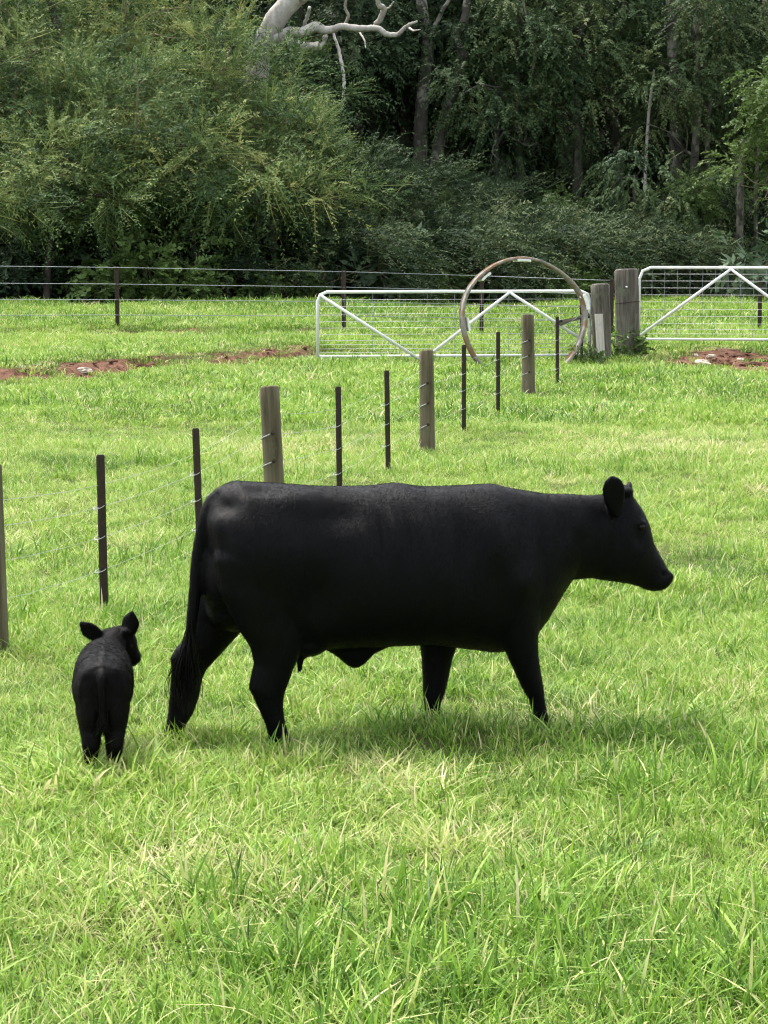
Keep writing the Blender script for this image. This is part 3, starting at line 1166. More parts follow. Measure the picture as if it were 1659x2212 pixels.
def build_strainers():
    rng = np.random.default_rng(33)
    b, t = post_at(1300, 768, 1296, 613)
    L = float(np.linalg.norm(t - b))
    s = b[1] / FU
    o = tag(obj('strainer_post', post_mesh('strainer_post', L, 42 * s * .5, oldwood, rng, .97, 24, .03)), 'shorter weathered fence end post with a plank leaning on it', 'post')
    orient_leaning(o, b, t)
    # plank leaning on it
    pb = np.array([b[0] - 4 * s, b[1] - .30, b[2] - .05])
    pt = at(1293, 678, b[1] - .21)
    d = Vector(pt - pb)
    me = MB().box((0, 0, d.length / 2), (.15, .035, d.length)).mesh('leaning_plank', plank_m)
    o = tag(obj('leaning_plank', me), 'short pale plank propped against the shorter end post', 'plank')
    orient_leaning(o, pb, pt)
    # rail (stay) running from the end post down to the left
    a, c = at(1272, 681, b[1] - .05), at(1212, 697, b[1] - .2)
    g = ground_hit(1190, 745)
    root = tag(obj('stay_rail', MB().tube([a, c, c * .55 + np.array([g[0], g[1], .35]) * .45], [.05, .05, .045], 10).mesh('stay_rail', oldwood, True)),
               'timber stay rail slanting down from the shorter end post', 'rail')
    b, t = post_at(1357, 756, 1353, 581)
    L = float(np.linalg.norm(t - b))
    s = b[1] / FU
    o = tag(obj('gate_post', post_mesh('gate_post', L, 52 * s * .5, oldwood, rng, .95, 26, .03)), 'tall thick weathered timber gate post between the two gates', 'post')
    orient_leaning(o, b, t)
    obj('wire_band', MB().tube([(.215 * math.cos(q), .215 * math.sin(q), L * .62 + .01 * math.sin(2 * q)) for q in np.linspace(0, 6.283, 28)], .006, 5).mesh('wire_band', picket_m, True), o)
    for (x, z, hgt) in ((.20, L * .80, .05), (.20, L * .22, .05)):
        obj('hinge', MB().tube([(x, -.03, z), (x + .10, -.03, z)], [.014, .014], 8).mesh('hinge', gate_m, True), o)
    return b


gate_post_base = build_strainers()


def build_gate(label, A, B, z0, z1, brace, rows, ncol, corner, left_stile=True, right_stile=True):
    """tubular farm gate from A to B: frame, zigzag stay and welded wire infill"""
    root = empty('farm_gate', (A[0], A[1], float(gz(A[0], A[1]))))
    base = np.array(root.location)
    tag(root, label, 'gate')
    A, B = np.array(A, float), np.array(B, float)
    dx = (B - A)
    W = np.linalg.norm(dx)
    e = dx / W

    def P(s, z, off=0.0):
        q = A + e * s + np.array([-e[1], e[0]]) * off
        return np.array([q[0], q[1], z]) - base
    r = .027
    c = corner
    frame = [P(0, z0), P(0, z1 - c), P(c * .3, z1 - c * .3), P(c, z1), P(W - c, z1), P(W - c * .3, z1 - c * .3), P(W, z1 - c), P(W, z0)]
    obj('frame', MB().tube(frame, r, 10).mesh('frame', gate_m, True), root)
    obj('bottom_rail', MB().tube([P(.021, z0 + .005), P(W - .021, z0 + .005)], r * .8, 8).mesh('bottom_rail', gate_m, True), root)
    for (s0, h0), (s1, h1) in zip(brace[:-1], brace[1:]):
        obj('brace', MB().tube([P(s0, h0, -.028), P(s1, h1, -.028)], r * .95, 8).mesh('brace', gate_m, True), root)
    for z in rows:
        obj('infill_wire', MB().tube([P(0, z, .004), P(W, z, .004)], 0.0042, 5).mesh('infill_wire', wire_m, True), root)
    for s in np.linspace(0, W, ncol + 2)[1:-1]:
        obj('infill_upright', MB().tube([P(s, z0, .010), P(s, z1, .010)], .0030, 5).mesh('infill_upright', farwire_m, True), root)
    return root


def gate_rows(vs, Y):
    return [float(at(700, v, Y)[2]) for v in vs]


_Y = 38.6
build_gate('pale tubular farm gate behind the rusty hoop', at(686, 700, _Y)[:2], at(1274, 700, _Y + .5)[:2],
           float(at(700, 771, _Y)[2]), float(at(700, 631, _Y)[2]),
           [(.04, float(at(0, 637, _Y)[2])), ((912 - 686) / FU * _Y, float(at(0, 796, _Y)[2]) + .12), ((1104 - 686) / FU * _Y, float(at(0, 633, _Y)[2])), ((1272 - 686) / FU * _Y, float(at(0, 742, _Y)[2]))],
           gate_rows((648, 663, 679, 695, 709, 723, 736, 745, 754, 762), _Y), 9, .16)
_Y = 41.2
build_gate('pale tubular farm gate beside the tall thick gate post', at(1380, 700, _Y)[:2], at(1985, 700, _Y - .4)[:2],
           float(at(1400, 733, _Y)[2]), float(at(1400, 578, _Y)[2]),
           [(.03, float(at(0, 724, _Y)[2])), ((1574 - 1380) / FU * _Y, float(at(0, 581, _Y)[2])), ((1770 - 1380) / FU * _Y, float(at(0, 724, _Y)[2])), ((1980 - 1380) / FU * _Y, float(at(0, 581, _Y)[2]))],
           gate_rows((592, 607, 622, 637, 652, 668, 683, 699, 711, 721), _Y), 21, .20)


def build_hoop():
    Y = 38.0
    c = at(1133, 690, Y)
    s = Y / FU
    rx, rz = 141 * s, 131 * s
    n = 72
    prof = []
    for cy in (-.085, .085):                       # two rolled rims with a thin web between
        for q in range(5):
            a = (math.pi if cy < 0 else 0) + math.pi * (q / 4 - .5) * (1 if cy < 0 else 1)
            prof.append((cy + .030 * math.cos(a), .0 + .040 * math.sin(a) * (-1 if cy < 0 else 1)))
    prof = [(-.10, 0), (-.092, .020), (-.07, .026), (-.056, .009), (.056, .009), (.07, .026), (.092, .020), (.10, 0), (.092, -.020), (.07, -.026), (.056, -.004), (-.056, -.004), (-.07, -.026), (-.092, -.020)]
    rings, V, F = [], [], []
    rng = np.random.default_rng(2)
    k = len(prof)
    for i in range(n):
        a = 2 * math.pi * i / n
        w = 1 + .016 * math.sin(3 * a + 1) + .010 * math.sin(5 * a)
        for (y, q) in prof:
            rr = (rx + q) * w, (rz + q) * w
            V.append([rr[0] * math.cos(a), y + .02 * math.sin(2 * a + .5), rr[1] * math.sin(a)])
    for i in range(n):
        for j in range(k):
            F.append((i * k + j, i * k + (j + 1) % k, ((i + 1) % n) * k + (j + 1) % k, ((i + 1) % n) * k + j))
    root = empty('feed_hoop', (c[0], Y, float(gz(c[0], Y))))
    dz = c[2] - root.location.z
    me = mesh('hoop', np.array(V) + np.array([0, 0, dz]), F, hoop_m)
    root.rotation_euler = (R(-4), 0, R(17))
    tag(root, 'large rusty steel hoop standing on edge in front of the gate', 'hoop')
    obj('hoop', me, root)

    def wrap(a0, a1, wd, off, r0=-.012, r1=.03):
        mb = MB()
        m = 10
        rings = []
        for a in np.linspace(R(a0), R(a1), m):
            w = 1 + .016 * math.sin(3 * a + 1) + .010 * math.sin(5 * a)
            q0, q1 = r0 - .006 * rng.random() - off, r1 + .006 * rng.random() - off
            ring = []
            for (y, q) in ((-wd, q0), (-wd, q1), (wd, q1), (wd, q0)):
                ring.append([(rx + q) * w * math.cos(a), y + .02 * math.sin(2 * a + .5), (rz + q) * w * math.sin(a) + dz])
            rings.append(np.array(ring))
        mb.rings(rings)
        obj('white_wrap', mb.mesh('white_wrap', rag_m), root)
    wrap(84, 97, .12, .040, -.01, .02)
    wrap(126, 137, .11, .060, -.02, .008)
    wrap(178, 191, .11, .065, -.02, .006)
    wrap(8, 22, .12, -.02, -.02, .033)


build_hoop()


def build_rear_fence():
    root = empty('rear_fence', (0, 0, 0))
    tag(root, 'thin wire fence on dark posts in front of the forest', 'fence')
    rng = np.random.default_rng(4)
    posts = [(-320, 688), (254, 697), (743, 708), (1040, 716), (1320, 724), (1640, 712)]
    top_v = [(-400, 570), (0, 575), (254, 578), (743, 587), (1040, 596), (1320, 606), (1700, 600)]
    Ys = []
    for u, v in posts:
        p = ground_hit(u, v + 6)
        Ys.append((u, p[1]))
        t = at(u, np.interp(u, [q[0] for q in top_v], [q[1] for q in top_v]) - 3, p[1])
        L = t[2] - p[2]
        o = obj('steel_post', picket_mesh(L), root)
        o.location = tuple(p)
        o.scale = (1.5, 1.5, 1)
    for off in (0, 37, 72, 106):
        pts = []
        for u in np.arange(-400, 1351, 50):
            Y = np.interp(u, [q[0] for q in Ys], [q[1] for q in Ys])
            v = np.interp(u, [q[0] for q in top_v], [q[1] for q in top_v]) + off * (1 - .0 * u)
            v -= off * .12 * max(u, 0) / 900 
            pts.append(at(u, v, Y - .06))
        obj('wire', MB().tube(pts, .0065, 5).mesh('wire', farwire_m, True), root)

    seat_root(root, ground_hit(254, 703))


build_rear_fence()


# ------------------------------------------------------------------ stones and soil clods on the bare ground
stone_m = bark_mat('pale field stone', (.30, .24, .18), (.55, .48, .40), 8, (1, 1, 1), None, .4)
clod_m = bark_mat('red soil clod', (.038, .018, .012), (.125, .060, .037), 9, (1, 1, 1), None, .6)


def rock_mesh(name, rng, mat, flat=.6):
    mb = MB()
    ellipsoid(mb, (0, 0, 0), (1, 1, flat), None, 10, 7)
    me = mb.mesh(name, mat, False)
    for v in me.vertices:
        c = np.array(v.co)
        k = 1 + .9 * (float(vnoise(c[0] * 2 + c[2], c[1] * 2 - c[2], .9, int(rng.integers(1, 9)))) - .5)
        v.co = Vector(c * k)
    return me


def build_stones():
    rng = np.random.default_rng(14)
    rocks = [rock_mesh('field_stone', rng, stone_m, .5) for _ in range(3)]
    spots = [(36, 806, .13, 'long pale stone lying in the red soil strip'), (180, 806, .12, 'rounded yellowish stone at the edge of the red soil strip'),
             (1517, 786, .13, 'largest flat pale stone in the red soil by the farther gate'), (1536, 771, .08, 'small pale stone just above the largest one in the red soil'),
             (1500, 768, .06, 'tiny pale stone nearest the gate in the red soil patch'), (1600, 778, .07, 'pale stone near the outer end of the red soil patch')]
    for i, (u, v, r, lb) in enumerate(spots):
        p = ground_hit(u, v)
        o = obj('field_stone', rocks[i % 3])
        o.location = (p[0], p[1], p[2] + r * .12)
        o.scale = (r, r * .7, r * .75)
        o.rotation_euler = (0, 0, rng.random() * .6 - .3)
        tag(o, lb, 'stone', 'pale stones in the red soil')
    # clods: uncountable crumbs of soil
    V, F, n0 = [], [], 0
    cl = [rock_mesh('clod', rng, clod_m, .5) for _ in range(4)]
    base = []
    for c in cl:
        v = np.array([list(q.co) for q in c.vertices])
        base.append((v, [tuple(p.vertices) for p in c.polygons]))
    mb = MB()
    cnt = 0
    while cnt < 520:
        if rng.random() < .62:
            x = rng.uniform(-7, -1.2)
            y = float(bank1(x)) + rng.normal() * .5
        else:
            x, y = rng.normal(6.2, 1.0), rng.normal(39.0, 1.4)
        if float(dirt_shade_mask(x, y)) < .33:
            continue
        r = .010 + .045 * rng.random() ** 3
        v, f = base[int(rng.integers(4))]
        a = rng.random() * 6.28
        m = np.array([[math.cos(a), -math.sin(a), 0], [math.sin(a), math.cos(a), 0], [0, 0, 1]])
        mb.add((v @ m.T) * r * np.array([rng.uniform(.7, 1.5), 1, rng.uniform(.6, 1.1)]) + np.array([x, y, float(gz(x, y)) - .03 + r * .3]), f)
        cnt += 1
    tag(obj('soil_clods', mb.mesh('soil_clods', clod_m)), 'crumbled red soil clods on the bare ground', kind='stuff')


build_stones()

# ------------------------------------------------------------------ forest
wattle_leaf = leaf_mat('wattle leaf', [(0, (.025, .050, .024)), (.3, (.062, .112, .040)), (.6, (.136, .192, .060)), (.85, (.222, .262, .086)), (1, (.30, .31, .11))], .6, .28)
gum_leaf = leaf_mat('gum leaf', [(0, (.020, .042, .020)), (.35, (.048, .086, .036)), (.65, (.090, .132, .052)), (1, (.160, .185, .075))], .5, .22)
under_leaf = leaf_mat('understorey frond', [(0, (.013, .028, .014)), (.35, (.030, .055, .024)), (.65, (.060, .092, .038)), (1, (.130, .165, .075))], .55, .22)
dark_leaf = leaf_mat('deep forest leaf', [(0, (.016, .032, .017)), (.5, (.042, .072, .032)), (1, (.092, .126, .056))], .55, .2)
fresh_leaf = leaf_mat('fresh green leaf', [(0, (.040, .075, .018)), (.5, (.085, .140, .035)), (1, (.150, .205, .070))], .5, .3)
broad_leaf = leaf_mat('broad pale leaf', [(0, (.045, .080, .042)), (.5, (.080, .128, .070)), (1, (.14, .19, .12))], .45, .2)
bark_gray = bark_mat('grey mottled bark', (.030, .027, .022), (.085, .078, .064), 2.2, (1, 1, .3), (.16, .155, .12))
bark_mottled = bark_mat('mottled pale bark', (.030, .028, .023), (.095, .088, .072), 2.6, (1, 1, .5), (.23, .225, .185))
bark_dark = bark_mat('dark rough bark', (.022, .018, .014), (.070, .058, .046), 3.0)
bark_pale = bark_mat('bleached dead wood', (.12, .11, .095), (.50, .475, .43), 2.6, (1, 1, .4), (.33, .31, .275), .9)
bark_twig = bark_mat('olive twig bark', (.09, .080, .045), (.20, .18, .11), 4)


def leaves(P, D, Nn, L, W):
    """rhombic leaves: base P, direction D, blade normal Nn"""
    S = np.cross(D, Nn)
    S /= np.linalg.norm(S, axis=1)[:, None] + 1e-9
    n = len(P)
    mid = P + D * (L * .45)[:, None]
    V = np.empty((n, 4, 3))
    V[:, 0] = P
    V[:, 1] = mid + S * (W * .5)[:, None]
    V[:, 2] = P + D * L[:, None]
    V[:, 3] = mid - S * (W * .5)[:, None]
    F = np.arange(n * 4).reshape(n, 4)
    return V.reshape(-1, 3), F


def norm(a):
    return a / (np.linalg.norm(a, axis=1)[:, None] + 1e-9)


def crown_mesh(name, seed, blobs, S, M, mat, slen=(.7, 1.3), leaf=(.15, .034), up=.25, droop=.25, wind=(0, 0, 0), flat=.7, alpha=50, hang=0.0, tone=(.5, .2), shell=.55, per=14, pad=(.55, .5, .28), twig=.018):
    """sprays of leaves through the volume of the blobs; each blob (x, y, z, rx, ry, rz)"""
    rng = np.random.default_rng(seed)
    B = np.array(blobs, float)
    wt = B[:, 3] * B[:, 5] + B[:, 3] * B[:, 4]
    C = max(6, int(S / per))
    cb = rng.choice(len(B), C, p=wt / wt.sum())
    cd = norm(rng.normal(size=(C, 3)))
    cr = (shell + (1.0 - shell) * rng.random(C) ** .5) * (1 + .18 * rng.normal(size=C))
    CC = B[cb, :3] + cd * cr[:, None] * B[cb, 3:]
    ct = rng.normal(0, tone[1] * .75, C)
    ci = rng.integers(0, C, S)
    bi = cb[ci]
    sp = norm(rng.normal(size=(S, 3)))
    O = CC[ci] + sp * (rng.random(S) ** .5)[:, None] * np.array(pad)
    d = norm(cd[ci] * .7 + sp * .7)
    dr = norm(d * np.array([1, 1, .8]) + np.array([0, 0, up]) + np.array(wind) + rng.normal(size=(S, 3)) * .32)
    l = rng.uniform(slen[0], slen[1], S)
    nn = norm(np.array([0, 0, 1.0]) * flat + d * .55 + rng.normal(size=(S, 3)) * .45)
    st = tone[0] + ct[ci] + rng.normal(0, tone[1] * .6, S)
    t = np.linspace(.05, 1, M)[None, :] + rng.normal(size=(S, M)) * .02
    g = np.array([0, 0, -1.0])
    pos = O[:, None] + (dr[:, None] * t[..., None] + g * (droop * t ** 2)[..., None]) * l[:, None, None]
    tan = dr[:, None] + g * (2 * droop * t)[..., None]
    tan = tan / np.linalg.norm(tan, axis=2)[..., None]
    nrm = np.repeat(nn[:, None], M, 1)
    side = np.cross(tan, nrm)
    side /= np.linalg.norm(side, axis=2)[..., None] + 1e-9
    sg = np.where(np.arange(M) % 2 == 0, 1.0, -1.0)[None, :, None]
    al = R(alpha)
    D = tan * math.cos(al) + side * sg * math.sin(al) + rng.normal(size=(S, M, 3)) * .28 + g * hang
    P, D, Nn = pos.reshape(-1, 3), norm(D.reshape(-1, 3)), norm((nrm + rng.normal(size=(S, M, 3)) * .35).reshape(-1, 3))
    n = S * M
    L = leaf[0] * rng.uniform(.55, 1.25, n) * np.repeat((1.15 - .55 * np.linspace(0, 1, M))[None], S, 0).ravel()
    W = leaf[1] * rng.uniform(.7, 1.3, n)
    V, F = leaves(P, D, Nn, L, W)
    tn = np.clip(np.repeat(st, M) + rng.normal(size=n) * .09, 0, 1)
    # twig of each spray: a thin two-sided strip
    k = int(S * .5)
    e = O[:k] + (dr[:k] + g * droop) * l[:k, None] * .92
    tv, tf = leaves(O[:k] - dr[:k] * .25 * l[:k, None], norm(e - O[:k] + dr[:k] * .25 * l[:k, None]), nn[:k], l[:k] * 1.15, np.full(k, twig))
    F = np.vstack([F, tf + len(V)])
    V = np.vstack([V, tv])
    tn = np.concatenate([tn, np.repeat(np.clip(st[:k] + .28, 0, 1), 4)])
    T = np.concatenate([np.repeat(tn[:n], 4), tn[n:]])
    return mesh(name, V, F, mat, False, {'tone': T})


def wood_mesh(name, seed, blobs, height, r0, mat, lean=(0, 0), sub=5):
    """tapered trunk that carries a limb to every blob, with side branches"""
    rng = np.random.default_rng(seed + 900)
    mb = MB()
    B = np.array(blobs, float)
    path = [np.array([0, 0, -.3]), np.array([lean[0] * .3, lean[1] * .3, height * .35]) + rng.normal(size=3) * .1,
            np.array([lean[0] * .7, lean[1] * .7, height * .7]) + rng.normal(size=3) * .12, np.array([lean[0], lean[1], height])]
    p = smooth_path(path, 14)
    mb.tube(p, np.linspace(r0, r0 * .35, 14) * np.concatenate([[1.35, 1.15], np.ones(12)]), 9)
    for b in B:
        q = np.clip((b[2] - b[5] * .6) / max(height, .1), .2, .95)
        a = p[int(q * 13)]
        m = (a + b[:3]) / 2 + np.array([0, 0, .15 * b[5]]) + rng.normal(size=3) * .15
        lp = smooth_path([a, m, b[:3]], 8)
        mb.tube(lp, np.linspace(r0 * .42, r0 * .14, 8), 6)
        for _ in range(sub):
            d = rng.normal(size=3)
            d /= np.linalg.norm(d)
            e = b[:3] + d * b[3:] * rng.uniform(.75, 1.0)
            s = lp[rng.integers(3, 8)]
            mb.tube(smooth_path([s, (s + e) / 2 + rng.normal(size=3) * .2, e], 7), np.linspace(r0 * .15, .010, 7), 5)
    return mb.mesh(name, mat, True)


PROTO = {}


def tree(kind, u, v, Y, scale=1.0, rz=0.0, label=None, group=None, name=None, zoff=None, sx=1.0):
    """plant a tree of a kind so that its foot stands at u on the ground Y metres away"""
    crown, wood, nm, cat = PROTO[kind]
    p = at(u, 660, Y)
    z = float(gz(p[0], Y)) if zoff is None else zoff
    root = empty(name or nm, (p[0], Y, z), rz)
    root.scale = (scale * sx, scale * sx, scale)
    tag(root, label, cat, group)
    if wood is not None:
        obj('trunk' if cat == 'tree' else 'stem', wood, root)
    if crown is not None:
        obj('crown' if cat == 'tree' else 'foliage', crown, root)
    return root


def proto(kind, nm, cat, seed, blobs, cw, ww):
    c = crown_mesh('crown', seed, blobs, **cw) if cw else None
    wd = wood_mesh('trunk', seed, blobs, **ww) if ww else None
    PROTO[kind] = (c, wd, nm, cat)


def build_forest():
    # --- kinds
    W1 = [(0, 0, 6.3, 2.5, 1.9, 1.5), (-1.7, -.2, 5.1, 1.9, 1.6, 1.2), (1.9, -.3, 5.0, 1.9, 1.6, 1.2), (.3, -1.0, 4.2, 2.2, 1.4, .9), (1.0, .4, 7.6, 1.6, 1.5, 1.1)]
    proto('wattle_tall', 'wattle_tree', 'tree', 1, W1, dict(shell=.68, S=1100, per=19, pad=(.5, .45, .24), M=26, mat=wattle_leaf, slen=(.7, 1.4), leaf=(.17, .036), up=.35, droop=.3, wind=(.35, -.1, .1), twig=.03, tone=(.52, .23)),
          dict(height=6.2, r0=.15, mat=bark_twig, lean=(.3, 0)))
    W2 = [(0, 0, 3.2, 2.6, 1.8, .95), (-1.9, -.5, 2.6, 1.7, 1.5, .6), (1.9, -.4, 2.7, 1.9, 1.5, .65), (.5, .3, 4.0, 1.7, 1.4, .8)]
    proto('wattle_low', 'wattle_tree', 'tree', 2, W2, dict(shell=.68, S=900, per=18, pad=(.5, .45, .24), M=26, mat=wattle_leaf, slen=(.7, 1.5), leaf=(.17, .036), up=.15, droop=.35, wind=(.3, -.2, 0), twig=.03, tone=(.46, .23)),
          dict(height=3.2, r0=.10, mat=bark_dark, lean=(.2, 0)))
    W3 = [(0, 0, 4.6, 2.0, 1.7, 1.5), (-1.2, -.3, 3.4, 1.7, 1.4, 1.1), (1.3, -.4, 3.4, 1.7, 1.4, 1.1), (.2, -.6, 2.8, 1.7, 1.2, .7)]
    proto('wattle_mid', 'wattle_tree', 'tree', 3, W3, dict(shell=.68, S=980, per=18, pad=(.5, .45, .24), M=26, mat=wattle_leaf, slen=(.7, 1.4), leaf=(.16, .036), up=.3, droop=.3, wind=(.45, -.1, .1), twig=.03, tone=(.44, .22)),
          dict(height=4.6, r0=.13, mat=bark_twig, lean=(.25, 0)))
    U1 = [(0, 0, 1.15, 1.9, 1.3, 1.0), (1.4, -.2, .95, 1.5, 1.1, .85), (-1.4, -.1, 1.0, 1.4, 1.1, .85)]
    proto('under', 'frond_shrub', 'shrub', 4, U1, dict(S=560, M=30, mat=under_leaf, slen=(.8, 1.6), leaf=(.15, .034), up=.35, droop=.5, wind=(.6, -.25, .15), twig=.028, tone=(.48, .29)),
          dict(height=1.0, r0=.06, mat=bark_twig, sub=3))
    U2 = [(0, 0, 2.3, 1.6, 1.3, 1.6), (1.3, -.2, 1.6, 1.4, 1.1, 1.1), (-1.2, -.1, 1.5, 1.4, 1.1, 1.2)]
    proto('under_tall', 'frond_shrub', 'shrub', 5, U2, dict(S=760, M=30, mat=under_leaf, slen=(.8, 1.6), leaf=(.15, .034), up=.3, droop=.45, wind=(.6, -.25, .15), twig=.028, tone=(.46, .28)),
          dict(height=2.2, r0=.08, mat=bark_twig, sub=3))
    G1 = [(0, 0, 7.4, 2.0, 1.6, 1.5), (-1.5, -.3, 6.2, 1.4, 1.2, 1.3), (1.5, -.3, 6.4, 1.5, 1.2, 1.3), (-.7, -.6, 4.7, 1.2, 1.0, 1.2), (.9, -.4, 5.0, 1.1, 1.0, 1.1), (.2, .2, 9.0, 1.7, 1.4, 1.2)]
    proto('gum', 'gum_tree', 'tree', 6, G1, dict(S=1500, M=22, mat=gum_leaf, slen=(.45, .95), leaf=(.13, .045), up=.05, droop=.6, hang=.25, per=20, pad=(.5, .5, .42), tone=(.5, .17), shell=.4),
          dict(height=8.6, r0=.19, mat=bark_gray, lean=(.3, .2)))
    G2 = [(0, 0, 8.6, 2.4, 1.8, 1.7), (-1.8, -.2, 7.3, 1.6, 1.4, 1.4), (1.8, -.3, 7.0, 1.7, 1.4, 1.5), (.3, -.7, 5.9, 1.6, 1.1, 1.3), (-1.3, -.3, 5.2, 1.2, 1.0, 1.2), (.4, 0, 10.6, 2.2, 1.7, 1.5)]
    proto('gum_tall', 'gum_tree', 'tree', 7, G2, dict(S=1600, M=22, mat=gum_leaf, slen=(.5, 1.0), leaf=(.13, .045), up=.05, droop=.6, hang=.25, per=20, pad=(.5, .5, .42), tone=(.42, .17), shell=.4),
          dict(height=10.2, r0=.24, mat=bark_gray, lean=(.3, .1)))
    D1 = [(0, 0, 10.5, 3.4, 2.6, 2.4), (-2.2, 0, 8.2, 2.4, 2, 1.9), (2.2, 0, 8.0, 2.4, 2, 2), (0, -.6, 6.0, 2.6, 1.8, 1.7), (-1.3, -.6, 3.8, 2.0, 1.6, 1.5), (1.4, -.4, 3.4, 2.1, 1.6, 1.6), (0, -.2, 1.4, 2.2, 1.5, 1.3), (0, 0, 13.4, 2.6, 2.2, 1.9)]
    proto('deep', 'forest_tree', 'tree', 8, D1, dict(S=1500, M=20, mat=dark_leaf, slen=(.6, 1.2), leaf=(.23, .075), up=0, droop=.5, hang=.25, tone=(.45, .2), shell=.25),
          dict(height=12.5, r0=.26, mat=bark_dark, sub=2))
    R1 = [(0, 0, 4.6, 1.5, 1.2, 1.4), (-.8, -.3, 3.4, 1.2, 1.0, 1.1), (.8, -.3, 3.3, 1.3, 1.0, 1.1), (0, -.2, 5.9, 1.2, 1.0, .9)]
    proto('fresh', 'leafy_tree', 'tree', 9, R1, dict(S=620, M=22, mat=fresh_leaf, slen=(.5, .95), leaf=(.16, .06), up=.1, droop=.45, hang=.2, tone=(.5, .2), shell=.4),
          dict(height=5.2, r0=.10, mat=bark_twig))
    V1 = [(0, 0, 3.0, 1.05, .9, .9), (-.3, -.2, 2.0, .9, .8, .8), (.4, -.2, 1.9, .9, .8, .9), (0, 0, 1.0, .9, .7, .8)]
    proto('vine', 'vine_draped_tree', 'tree', 10, V1, dict(S=520, M=22, mat=gum_leaf, slen=(.35, .7), leaf=(.13, .05), up=-.1, droop=.9, hang=.6, tone=(.52, .18), shell=.35),
          dict(height=3.0, r0=.09, mat=bark_gray))
    L1 = [(0, 0, .95, .75, .55, .55), (.5, -.1, .75, .5, .4, .4)]
    proto('broad', 'broad_leaf_shrub', 'shrub', 11, L1, dict(S=60, M=11, mat=broad_leaf, slen=(.45, .85), leaf=(.34, .13), up=.35, droop=.5, wind=(.2, -.4, 0), alpha=62, tone=(.55, .2)),
          dict(height=.8, r0=.03, mat=bark_twig, sub=2))
    B1 = [(0, 0, .55, .95, .7, .5), (.6, -.1, .45, .7, .5, .4)]
    proto('weed', 'leafy_shrub', 'shrub', 12, B1, dict(S=170, M=16, mat=fresh_leaf, slen=(.3, .65), leaf=(.14, .07), up=.4, droop=.4, tone=(.32, .2)), dict(height=.5, r0=.02, mat=bark_twig, sub=2))

    K1 = [(0, 0, 1.5, 1.4, 1.1, 1.2), (-.9, 0, .9, 1.1, .9, .9), (.9, -.1, .9, 1.1, .9, .9)]
    proto('bush', 'dark_bush', 'shrub', 13, K1, dict(S=360, M=18, mat=dark_leaf, slen=(.5, 1.0), leaf=(.19, .065), up=.1, droop=.5, hang=.15, tone=(.4, .2), shell=.3), dict(height=1.3, r0=.05, mat=bark_dark, sub=2))
    # --- front rank, left: feathery wattles
    g = 'feathery wattles on the left of the forest edge'
    tree('wattle_tall', 440, 0, 62.5, .88, .2, 'tall feathery wattle with yellow-green crown below the dead pale trunk', g)
    tree('wattle_tall', 60, 0, 63.0, 1.0, 2.2, 'tall feathery wattle at the far left edge of the forest', g)
    tree('wattle_mid', 280, 0, 60.5, 1.0, .3, 'mid-height feathery wattle between the two tallest wattles', g)
    tree('wattle_low', 100, 0, 58.6, .98, .1, 'low spreading wattle hanging over the rear fence at the far left', g)
    tree('wattle_low', 430, 0, 59.5, 1.05, 3.0, 'low spreading wattle behind the first rear fence post', g)
    tree('wattle_mid', 600, 0, 61.5, .86, 2.6, 'feathery wattle sloping down towards the middle of the forest edge', g)
    tree('wattle_tall', -200, 0, 63, 1.0, 1.1, 'feathery wattle mostly cut off by the left picture edge', g)
    tree('wattle_tall', 300, 0, 66.5, 1.25, 4.0, 'tallest wattle crown rising behind the other wattles', g)
    tree('wattle_tall', 30, 0, 67.0, 1.28, 5.2, 'tall wattle crown filling the upper left corner', g)
    tree('wattle_mid', 560, 0, 64.3, 1.12, 1.5, 'feathery wattle hiding the foot of the dead pale trunk', g)
    # --- middle: fronds
    g = 'frond shrubs along the forest edge'
    tree('under_tall', 790, 0, 63.0, 1.05, 0, 'tall blue-green frond shrub under the hanging dead branch', g)
    tree('under', 690, 0, 60.2, .95, .2, 'blue-green frond shrub left of the gate end', g)
    tree('under_tall', 940, 0, 66.0, 1.0, .3, 'blue-green frond shrub behind the hoop, left of centre', g)
    tree('under', 920, 0, 62.6, 1.05, -.2, 'low blue-green frond shrub just left of the hoop', g)
    tree('under', 1110, 0, 63.8, 1.1, .1, 'low blue-green frond shrub seen over the top of the hoop', g)
    tree('under', 1250, 0, 65.0, .98, .35, 'low frond shrub above the shorter end post', g)
    tree('under', 1390, 0, 65.6, .92, -.1, 'low frond shrub above the tall gate post', g)
    tree('under', 1480, 0, 68.4, .8, .5, 'shaded frond shrub over the farther gate', g)
    tree('under_tall', 1090, 0, 68.5, .9, .9, 'frond shrub rising at the foot of the drooping olive gum', g)
    # --- right: gums
    g = 'drooping gums on the right of the forest edge'
    tree('gum', 1110, 0, 70.5, 1.0, .4, 'drooping olive gum whose leaves hang low beside the dark hollow', g)
    tree('gum_tall', 1330, 0, 72.5, 1.0, 2.4, 'tall drooping gum above the dark hollow', g)
    tree('gum_tall', 1570, 0, 73.0, .95, .9, 'tall dark drooping gum at the upper right', g)
    tree('gum', 1500, 0, 69.8, .95, 3.6, 'drooping gum between the pale stems and the upper right corner', g)
    tree('gum', 960, 0, 75.0, 1.05, 1.9, 'shaded gum with mottled trunk right of the dead branch', g)
    tree('gum', 1230, 0, 71.5, 1.08, 5.0, 'drooping gum between the two other gums over the dark hollow', g)
    tree('gum_tall', 1080, 0, 74.0, .92, 4.1, 'shaded gum crown behind the drooping olive gum', g)
    tree('gum', 1660, 0, 70.5, 1.0, 1.4, 'dark drooping gum along the right picture edge', g)
    tree('vine', 1370, 0, 67.2, 1.12, .2, 'small rounded vine-draped tree right of the dark hollow')
    tree('vine', 1440, 0, 66.6, .84, 2.2, 'short vine-draped tree over the left end of the farther gate')
